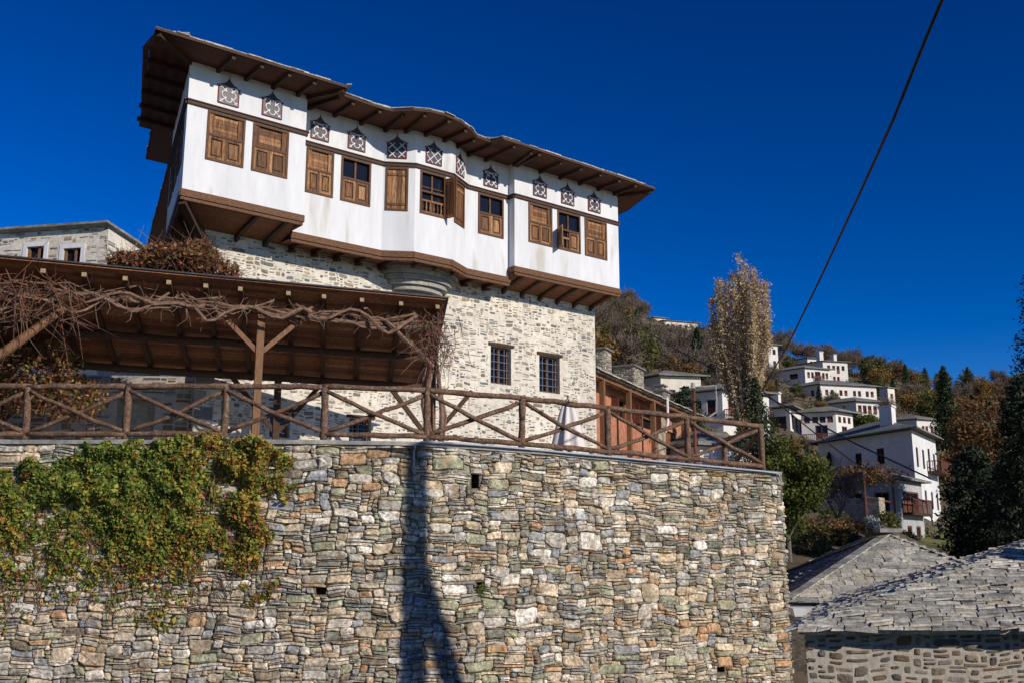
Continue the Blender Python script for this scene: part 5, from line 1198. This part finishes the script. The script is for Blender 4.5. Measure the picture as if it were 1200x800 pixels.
def bare_tree(name, label, base, Ht, mat, ntw, group=None, spread=.5, tw=.012, tl=.35, depth=3, trunk=M['bark'], radius=.12, up=.25):
    t = thing(name, label, 'tree', base, group); tips = []; g = MB(); b = V(base)
    g.tube([b-Z3*.4, b+Z3*Ht*.2], [radius*1.2, radius], 7)
    for k in range(4):
        a = k*1.57+rnd.uniform(-.4, .4); branches(g, b+Z3*Ht*.18, V((math.cos(a)*.5, math.sin(a)*.5, 1)), Ht*.36, radius*.6, depth-1, spread, up, (3, 4), tips, 4)
    g.build('trunk', trunk, t)
    T = np.array([tuple(p) for p, d in tips]); Dn = np.array([tuple(d) for p, d in tips]); i = rng.integers(0, len(T), ntw)
    D = Dn[i]*tl*.5+rng.normal(size=(ntw, 3))*tl*.5; P = T[i]+rng.normal(size=(ntw, 3))*tl*.45
    v, f = twig_quads(P, D, tw); mesh_np('crown', v, f, mat, t, r=rng.random(ntw)); return t
def conifer(name, label, base, Ht, rad, mat, nleaf, size, group=None, droop=.25, bare=.06, pw=.85):
    t = thing(name, label, 'tree', base, group); b = V(base); g = MB()
    g.tube([b-Z3*.5, b+Z3*Ht*.5, b+Z3*Ht], [rad*.07, rad*.045, .01], 7); C = []; nb = int(70+Ht*9)
    for k in range(nb):
        h = bare+(1-bare)*(k+rnd.random())/nb; rr = rad*(1-h)**pw*rnd.uniform(.6, 1.08); a = k*2.4+rnd.uniform(-.4, .4)
        z = Ht*h; d = V((math.cos(a), math.sin(a), 0)); p = b+Z3*z; e = p+d*rr+Z3*(-rr*droop)
        if rr > .25: g.tube([p, p.lerp(e, .5)+Z3*rr*.06, e], [.03+rad*.008, .02, .006], 4, cap=False)
        m = max(4, int(nleaf*(rr+.1)/(rad*.55*nb))); tt = rng.random(m)**.6
        L = np.array(p)[None]+(np.array(e-p))[None]*tt[:, None]+rng.normal(size=(m, 3))*np.array([.13, .13, .09])*(rr*.9+.25); C.append(L)
    g.build('trunk', M['bark'], t); C = np.concatenate(C); v, f = leaf_quads(C, size, None, 1, .38); mesh_np('crown', v, f, mat, t, r=rng.random(len(f))); return t
def gnd(px, py, Y): p = at(px, py, Y); return V((p.x, p.y, hgt(p.x, p.y)-.1))
# poplar
pb = at(876, 540, 80); pb.z = hgt(pb.x, pb.y); pt = at(872, 300, 80).z
pop = thing('poplar', 'tall slender pale poplar rising above the hillside houses', 'tree', pb)
g = MB(); tips = []; hh = pt-pb.z
g.tube([pb-Z3*.3, pb+Z3*hh*.18], [.42, .34], 9)
spots = []
for k in range(19):
    a = k*2.4+rnd.uniform(-.3, .3); q = 2.35*math.sqrt(k/18) if k else 0; x, y = q*math.cos(a), q*math.sin(a); L = hh*(1-.045*(q/1.0)**1.3)*rnd.uniform(.90, 1.0) if k else hh*.99
    p0 = pb+Z3*hh*rnd.uniform(.08, .2); pts = [p0]+[pb+V((x*min(1, t*1.7)+rnd.gauss(0, .07), y*min(1, t*1.7)+rnd.gauss(0, .07), hh*.15+(L-hh*.15)*t)) for t in (.2, .4, .6, .8, 1)]
    g.tube(pts, [.2, .14, .1, .07, .04, .015], 6, cap=False); spots.append(pts)
P, D = [], []
for pts in spots:
    for k in range(105):
        t = rnd.random()*.98+.02; i = min(len(pts)-2, int(t*(len(pts)-1))); p = pts[i].lerp(pts[i+1], t*(len(pts)-1)-i)
        L = rnd.uniform(.5, 1.5)*(1.15-t*.75); a = rnd.uniform(0, 6.28); d = V((math.cos(a)*.35, math.sin(a)*.35, 1)).normalized()*L; P.append(p); D.append(d)
P, D = np.array([tuple(p) for p in P]), np.array([tuple(p) for p in D])
g.build('trunk', M['pale_twig'], pop)
v, f = twig_quads(P, D, .022); v2, f2 = [], []
P2 = np.repeat(P, 3, 0)+np.repeat(D, 3, 0)*rng.random((len(P)*3, 1)); D2 = np.repeat(D, 3, 0)*.45+rng.normal(size=P2.shape)*.18
vv, ff = twig_quads(P2, D2, .014); mesh_np('twigs', np.concatenate([v, vv]), np.concatenate([f, ff+len(v)]), M['pale_twig'], pop)
idx = rng.integers(0, len(P), 60000); C = P[idx]+D[idx]*rng.random((60000, 1))+rng.normal(size=(60000, 3))*.17
low = (C[:, 2]-pb.z)/hh; kp = rng.random(len(C)) < np.clip(1.05-low*.5, .45, 1); C = C[kp]; low = low[kp]
v, f = leaf_quads(C, .095); mesh_np('crown', v, f, M['poplar'], pop, r=np.where((low < .3) & (rng.random(len(C)) < .7), .9, rng.random(len(C))*.79))
# trees one can tell apart
conifer('spruce', 'dark spruce at the foot of the poplar behind the railing end', gnd(890, 560, 45), at(890, 442, 45).z-gnd(890, 560, 45).z, 1.9, M['spruce'], 12000, .08, pw=.6)
conifer('spruce', 'green conifer bush behind the bent bracket pole', gnd(806, 560, 58), at(806, 452, 58).z-gnd(806, 560, 58).z, 2.6, M['spruce'], 9000, .11, pw=.5)
conifer('spruce', 'lone dark spruce standing on the skyline between the two hills', gnd(1111, 500, 140), at(1111, 428, 140).z-gnd(1111, 500, 140).z, 2.7, M['spruce'], 9000, .2, pw=.55, bare=.02)
rt = gnd(925, 650, 44)
leafy('round_tree', 'round leafy olive green tree just beyond the end of the stone wall', rt, at(930, 512, 44).z-rt.z, (1.45, .22), M['round'], 15000, .075, .11)
bt = gnd(984, 640, 58); bare_tree('bare_tree', 'small leafless tree in front of the garden walls below the white house', bt, at(984, 545, 58).z-bt.z, M['bare'], 1500, None, .55, .014, .5)
conifer('cypress', 'large nearly black conifer standing right of the slate roofs', gnd(1152, 665, 46), at(1152, 522, 46).z-gnd(1152, 665, 46).z, 2.1, M['needle'], 16000, .10, pw=.42, bare=.02)
conifer('cypress', 'tall black conifer at the right picture edge', gnd(1214, 660, 40), at(1214, 440, 40).z-gnd(1214, 660, 40).z, 1.8, M['needle'], 15000, .10, pw=.42, bare=.02)
conifer('cypress', 'dark conifer between the two larger black conifers', gnd(1186, 660, 43), at(1186, 540, 43).z-gnd(1186, 660, 43).z, 1.7, M['needle'], 9000, .10, pw=.5, bare=.02)
conifer('pine', 'tall pine whose branch tips enter at the upper right edge', V((26.75, 50.0, hgt(26.75, 50))), 15.2, 2.6, M['needle'], 14000, .10, pw=.4, bare=.3)
at1 = gnd(1164, 560, 66); leafy('autumn_tree', 'tall orange brown autumn tree above the black conifers', at1, at(1164, 452, 66).z-at1.z, (2.5, .25), M['rust'], 7000, .12, .15)
at2 = gnd(1120, 560, 105); leafy('autumn_tree', 'yellow ochre tree behind the dark skyline spruce', at2, at(1095, 545, 105).z-at2.z+1, (2.2, .25), M['ochre'], 3000, .17, .15)
for px, py0, Y, hh, rad, kind, lab in [(1180, 500, 75, 9, 2.8, 'rust', 'second orange brown tree at the right edge behind the conifers'), 
        (1012, 500, 140, 3.6, 1.8, 'round', 'dense dark green tree right of the balcony house'), (1034, 500, 145, 3.2, 1.8, 'round', 'dark green bush above the big chimney'), (1040, 470, 170, 5, 2.6, 'bare', 'reddish bare bush under the tiny stone house')]:
    b = gnd(px, py0, Y)
    if kind == 'bare': bare_tree('bare_tree', lab, b, hh, M['bare'], 1200, None, .6, .03, .7)
    else: leafy('bushy_tree', lab, b, hh, (rad, .15), M[kind], 4500, .14, .14, depth=2)
# blossom shrub
bs = gnd(1022, 640, 58); shrub('flowering_shrub', 'small white flowering shrub beside the slate hip roof top', [(at(1021, 614, 58), (.6, .5, .5), .6), (at(1012, 622, 58), (.5, .4, .4), .4)], M['flower'], 900, .07, bs, None, 100)
shrub('garden_shrub', 'dull yellow green shrub at the foot of the small house', [(at(1040, 615, 62), (.8, .6, .9), 1)], M['olive'], 1200, .09, gnd(1040, 640, 62), None, 60)
for k, (px, py, Y, rr, mt, lab) in enumerate([(960, 640, 50, .9, 'olive', 'low olive shrub behind the ridge of the hipped slate roof'), (945, 625, 53, .8, 'ivy', 'reddish brown shrub between the round tree and the bare tree'), (975, 622, 62, 1.0, 'olive', 'dull shrub under the rusty trellis'),
        (1060, 628, 70, .8, 'round', 'dark green shrub at the corner of the small shade-toned house'), (1075, 622, 76, .9, 'round', 'dark green shrub at the foot of the large white house'), (1000, 632, 56, .9, 'ivy', 'brown shrub left of the white flowering shrub'), (930, 668, 40, .8, 'round', 'dark shrub right below the round tree'), (950, 655, 46, .9, 'olive', 'olive shrub on the slope above the hipped roof'), (975, 640, 52, 1.0, 'ivy', 'rusty shrub on the bare slope above the hipped roof'), (990, 640, 50, .8, 'round', 'dark shrub on the slope between the rusty shrub and the blossom'), (1005, 618, 66, 1.0, 'olive', 'dry yellowish shrub before the stone garden wall'), (915, 650, 48, 1.2, 'olive', 'dull shrub half hidden by the end of the stone wall')]):
    b = gnd(px, py, Y); shrub('garden_shrub', lab, [(b+Z3*rr*.5, (rr, rr*.8, rr*.7), .6), (b+V((rr*.7, .2, rr*.3)), (rr*.6, rr*.6, rr*.5), .4)], M[mt], 1100, .08, b, None, 250)
# hillside woods: six kinds, copied
protos = []
zero = V((0, 0, 0))
protos.append((leafy('hillside_tree', 'olive green autumn tree on the wooded slope', zero, 7, (2.6, .15), M['olive'], 2600, .20, .15, 'trees on the wooded slope', 2), .22))
protos.append((leafy('hillside_tree', 'dull ochre autumn tree on the wooded slope', zero, 6.5, (2.5, .15), M['ochre'], 1800, .20, .15, 'trees on the wooded slope', 2), .12))
protos.append((bare_tree('hillside_tree', 'grey brown leafless tree on the wooded slope', zero, 7.5, M['bare'], 1900, 'trees on the wooded slope', .55, .035, .9), .38))
protos.append((bare_tree('hillside_tree', 'spreading leafless tree on the wooded slope', zero, 6, M['bare'], 1900, 'trees on the wooded slope', .75, .035, .9), .18))
protos.append((conifer('hillside_conifer', 'dark conifer on the wooded slope', zero, 8, 1.9, M['spruce'], 2600, .24, 'conifers on the wooded slope', pw=.55), .06))
protos.append((leafy('hillside_tree', 'rusty brown autumn tree on the wooded slope', zero, 6, (2.4, .15), M['rust'], 1800, .20, .15, 'trees on the wooded slope', 2), .04))
boxes = [(762, 366, 828, 386, 335), (898, 398, 916, 425, 270), (912, 470, 1000, 535, 132), (938, 415, 1002, 452, 285), (915, 428, 1040, 480, 240), (1000, 462, 1044, 490, 182), (955, 495, 1106, 630, 92), (1052, 485, 1106, 518, 155), (1104, 488, 1140, 518, 162), (1036, 448, 1054, 472, 192), (838, 452, 872, 500, 104), (770, 436, 800, 462, 121)]
def proj(p): 
    q = V(p)-V((0, 0, EYE)); f_ = q.y*cP+q.z*sP; u_ = -q.y*sP+q.z*cP; return 600+F*q.x/f_, 400-F*u_/f_
count = 0; used = set(); placed = []
zones = [(640, 915, 95, 345, 170), (690, 800, 200, 328, 55), (1040, 1100, 200, 320, 26), (1098, 1230, 170, 350, 44), (905, 1060, 100, 330, 36)]
for x0, x1, Y0, Y1, num in zones:
    tries = 0; k = 0
    while k < num and tries < num*30:
        tries += 1; Y = math.sqrt(rnd.uniform(Y0**2, Y1**2)); px = rnd.uniform(x0, x1); X_ = (px-600)/1226*Y; z = hgt(X_, Y)
        sc = rnd.uniform(.65, 1.15); a, b = proj((X_, Y, z)); _, tp_ = proj((X_, Y, z+7*sc)); wd = 2.6*sc/Y*1226
        if b > 640: continue
        if any(bx[0]-wd < a < bx[2]+wd and tp_ < bx[3]-4 and b > bx[1] and Y < bx[4]+4 for bx in boxes): continue
        if any((X_-q[0])**2+(Y-q[1])**2 < 9 for q in placed): continue
        if 830 < a < 915 and Y < 95: continue
        q = rnd.random(); i = 0
        wts = [w_ for _, w_ in protos] if x0 != 1098 else [.15, .25, .15, .1, .05, .3]
        if x0 == 1040: wts = [.55, .1, .1, .05, .15, .05]
        while q > wts[i] and i < len(wts)-1: q -= wts[i]; i += 1
        o = protos[i][0]; placed.append((X_, Y)); k += 1
        if i not in used: used.add(i); o.location = (X_, Y, z-.2); o.scale = (sc, sc, sc)
        else: dup(o, (X_, Y, z-.2), None, rnd.uniform(0, 6.28), sc)

# small bushes on the bare terraces below the village houses
for k in range(34):
    px = rnd.uniform(902, 1000); Y = rnd.uniform(84, 122) if k < 22 else rnd.uniform(150, 200); X_ = (px-600)/1226*Y
    dup(protos[k % 4 if k % 3 else 4][0], (X_, Y, hgt(X_, Y)-.2), None, rnd.uniform(0, 6.28), rnd.uniform(.22, .42) if Y < 140 else rnd.uniform(.35, .5))
# low scrub covering the slopes between the trees
C, rs = [], []
for k in range(2600):
    Y = math.sqrt(rnd.uniform(70**2, 345**2)); px = rnd.uniform(620, 1240); X_ = (px-600)/1226*Y; z = hgt(X_, Y); a, b = proj((X_, Y, z))
    if any(bx[0]-4 < a < bx[2]+4 and bx[1] < b < bx[3]+3 and Y < bx[4] for bx in boxes) and rnd.random() < .8: continue
    q = rnd.uniform(.5, 1.3)*(1 if Y > 110 else .6); m = 34; C.append(np.array([X_, Y, z+q*.35])+rng.normal(size=(m, 3))*np.array([q*.7, q*.7, q*.38])); rs.append(np.clip(rnd.random()*.8+rng.random(m)*.2, 0, .999))
C = np.concatenate(C); v, f = leaf_quads(C, np.where(C[:, 1] > 150, .26, .17))
M['scrub'] = leafmat('scrub', [(.13, .10, .06), (.16, .115, .07), (.10, .11, .035), (.15, .14, .045), (.19, .12, .05), (.12, .085, .055), (.18, .16, .06), (.11, .10, .05)], .1)
tag(mesh_np('hillside_scrub', v, f, M['scrub'], r=np.concatenate(rs)), 'low brown and olive scrub covering the hillside between the houses', 'scrub', kind='stuff')

# ---------------------------------------------------------------- cables
def cable(name, label, pts, rad):
    g = MB(); out = []
    for i in range(len(pts)-1):
        for k in range(10): out.append(V(pts[i]).lerp(V(pts[i+1]), k/10))
    out.append(V(pts[-1])); g.tube(out, rad, 6)
    tag(g.build(name, M['cable'], origin=out[0], smooth=True), label, 'cable')
cable('power_cable', 'thick black cable slanting across the blue sky at right', [at(1125, -50, 11.5), at(1083, 50, 13), at(1047, 140, 14.6), at(1006, 230, 17.5), at(962, 325, 23), at(928, 395, 30), at(893, 457, 44)], .024)
pj = at(893, 457, 44)
cable('power_cable', 'thin black cable running from the railing end past the grey gable', [pj, at(950, 503, 46), at(1000, 541, 49), at(1040, 566, 52), at(1085, 588, 56)], .03)
cable('power_cable', 'thin cable sagging from the hill across the poplar to the balcony house', [at(728, 371, 150), at(790, 408, 110), at(862, 446, 84), at(930, 480, 70), at(1000, 518, 62), at(1090, 560, 58)], .05)
# pole the cables meet at, and the leaning-strut pole behind the viewer that throws its shadow on the wall
g = MB(); q = V((pj.x+.02, pj.y+1.0, pj.z)); 
pole2 = thing('utility_pole', 'slim wooden utility pole hidden in the spruce at the foot of the poplar', 'utility pole', V((q.x, q.y+.1, hgt(q.x, q.y))))
g.tube([V((q.x, q.y+.1, hgt(q.x, q.y)-.3)), V((q.x, q.y+.1, q.z+.15))], [.09, .07], 8); g.build('shaft', M['bark'], pole2, smooth=True)
target = V((-1.55, 20.5, 2.0)); base = target+SUNV*16.5
up_ = thing('utility_pole', 'wooden utility pole with leaning strut standing behind the viewer', 'utility pole', V((base.x, base.y, hgt(base.x, base.y))))
gb = hgt(base.x, base.y); g = MB(); g.tube([V((base.x, base.y, gb-.3)), V((base.x, base.y, 5.5)), V((base.x, base.y, base.z+2))], [.32, .25, .20], 10); g.build('shaft', M['bark'], up_, smooth=True)
sx = V((SUNV.y, -SUNV.x, 0)).normalized(); sx = sx if sx.x > 0 else -sx
g = MB(); g.tube([V((base.x, base.y, base.z-.3)), V((base.x, base.y, 0))+sx*2.6+Z3*gb], .19, 8); g.build('strut', M['bark'], up_, smooth=True)
# unseen house and tree added as shadow casters for the foreground building
g = MB(); nh = thing('unseen_caster_house', 'plain stone house added out of view as a shadow caster', 'house', V((11, 4, -1.2)))
panel(g, V((8.1, 6.3, 0)), V((1, 0, 0)), V((0, 1, 0)), 0, 9, -2, 2.4, (), .2, .5); panel(g, V((8.1, 1.5, 0)), V((1, 0, 0)), V((0, -1, 0)), 0, 9, -2, 2.4, (), .2, .5)
panel(g, V((8.1, 1.5, 0)), V((0, 1, 0)), V((-1, 0, 0)), 0, 4.8, -2, 2.4, (), .2, .5); panel(g, V((17.1, 1.5, 0)), V((0, 1, 0)), V((1, 0, 0)), 0, 4.8, -2, 2.4, (), .2, .5)
g.build('wall', M['stone_far'], nh)
g = MB(); c = V((7.8, 1.2, 2.4)); hip_roof(g, c, V((9.6, 0, 0)), V((0, 5.4, 0)), .2, .4, ()); g.build('roof', M['slate_far'], nh)
leafy('unseen_caster_tree', 'broad tree added out of view to cast dappled shade on the near roof', V((15.5, 9.2, hgt(15.5, 9.2))), 7.4, (1.7, .5), M['olive'], 2600, .13, .16)
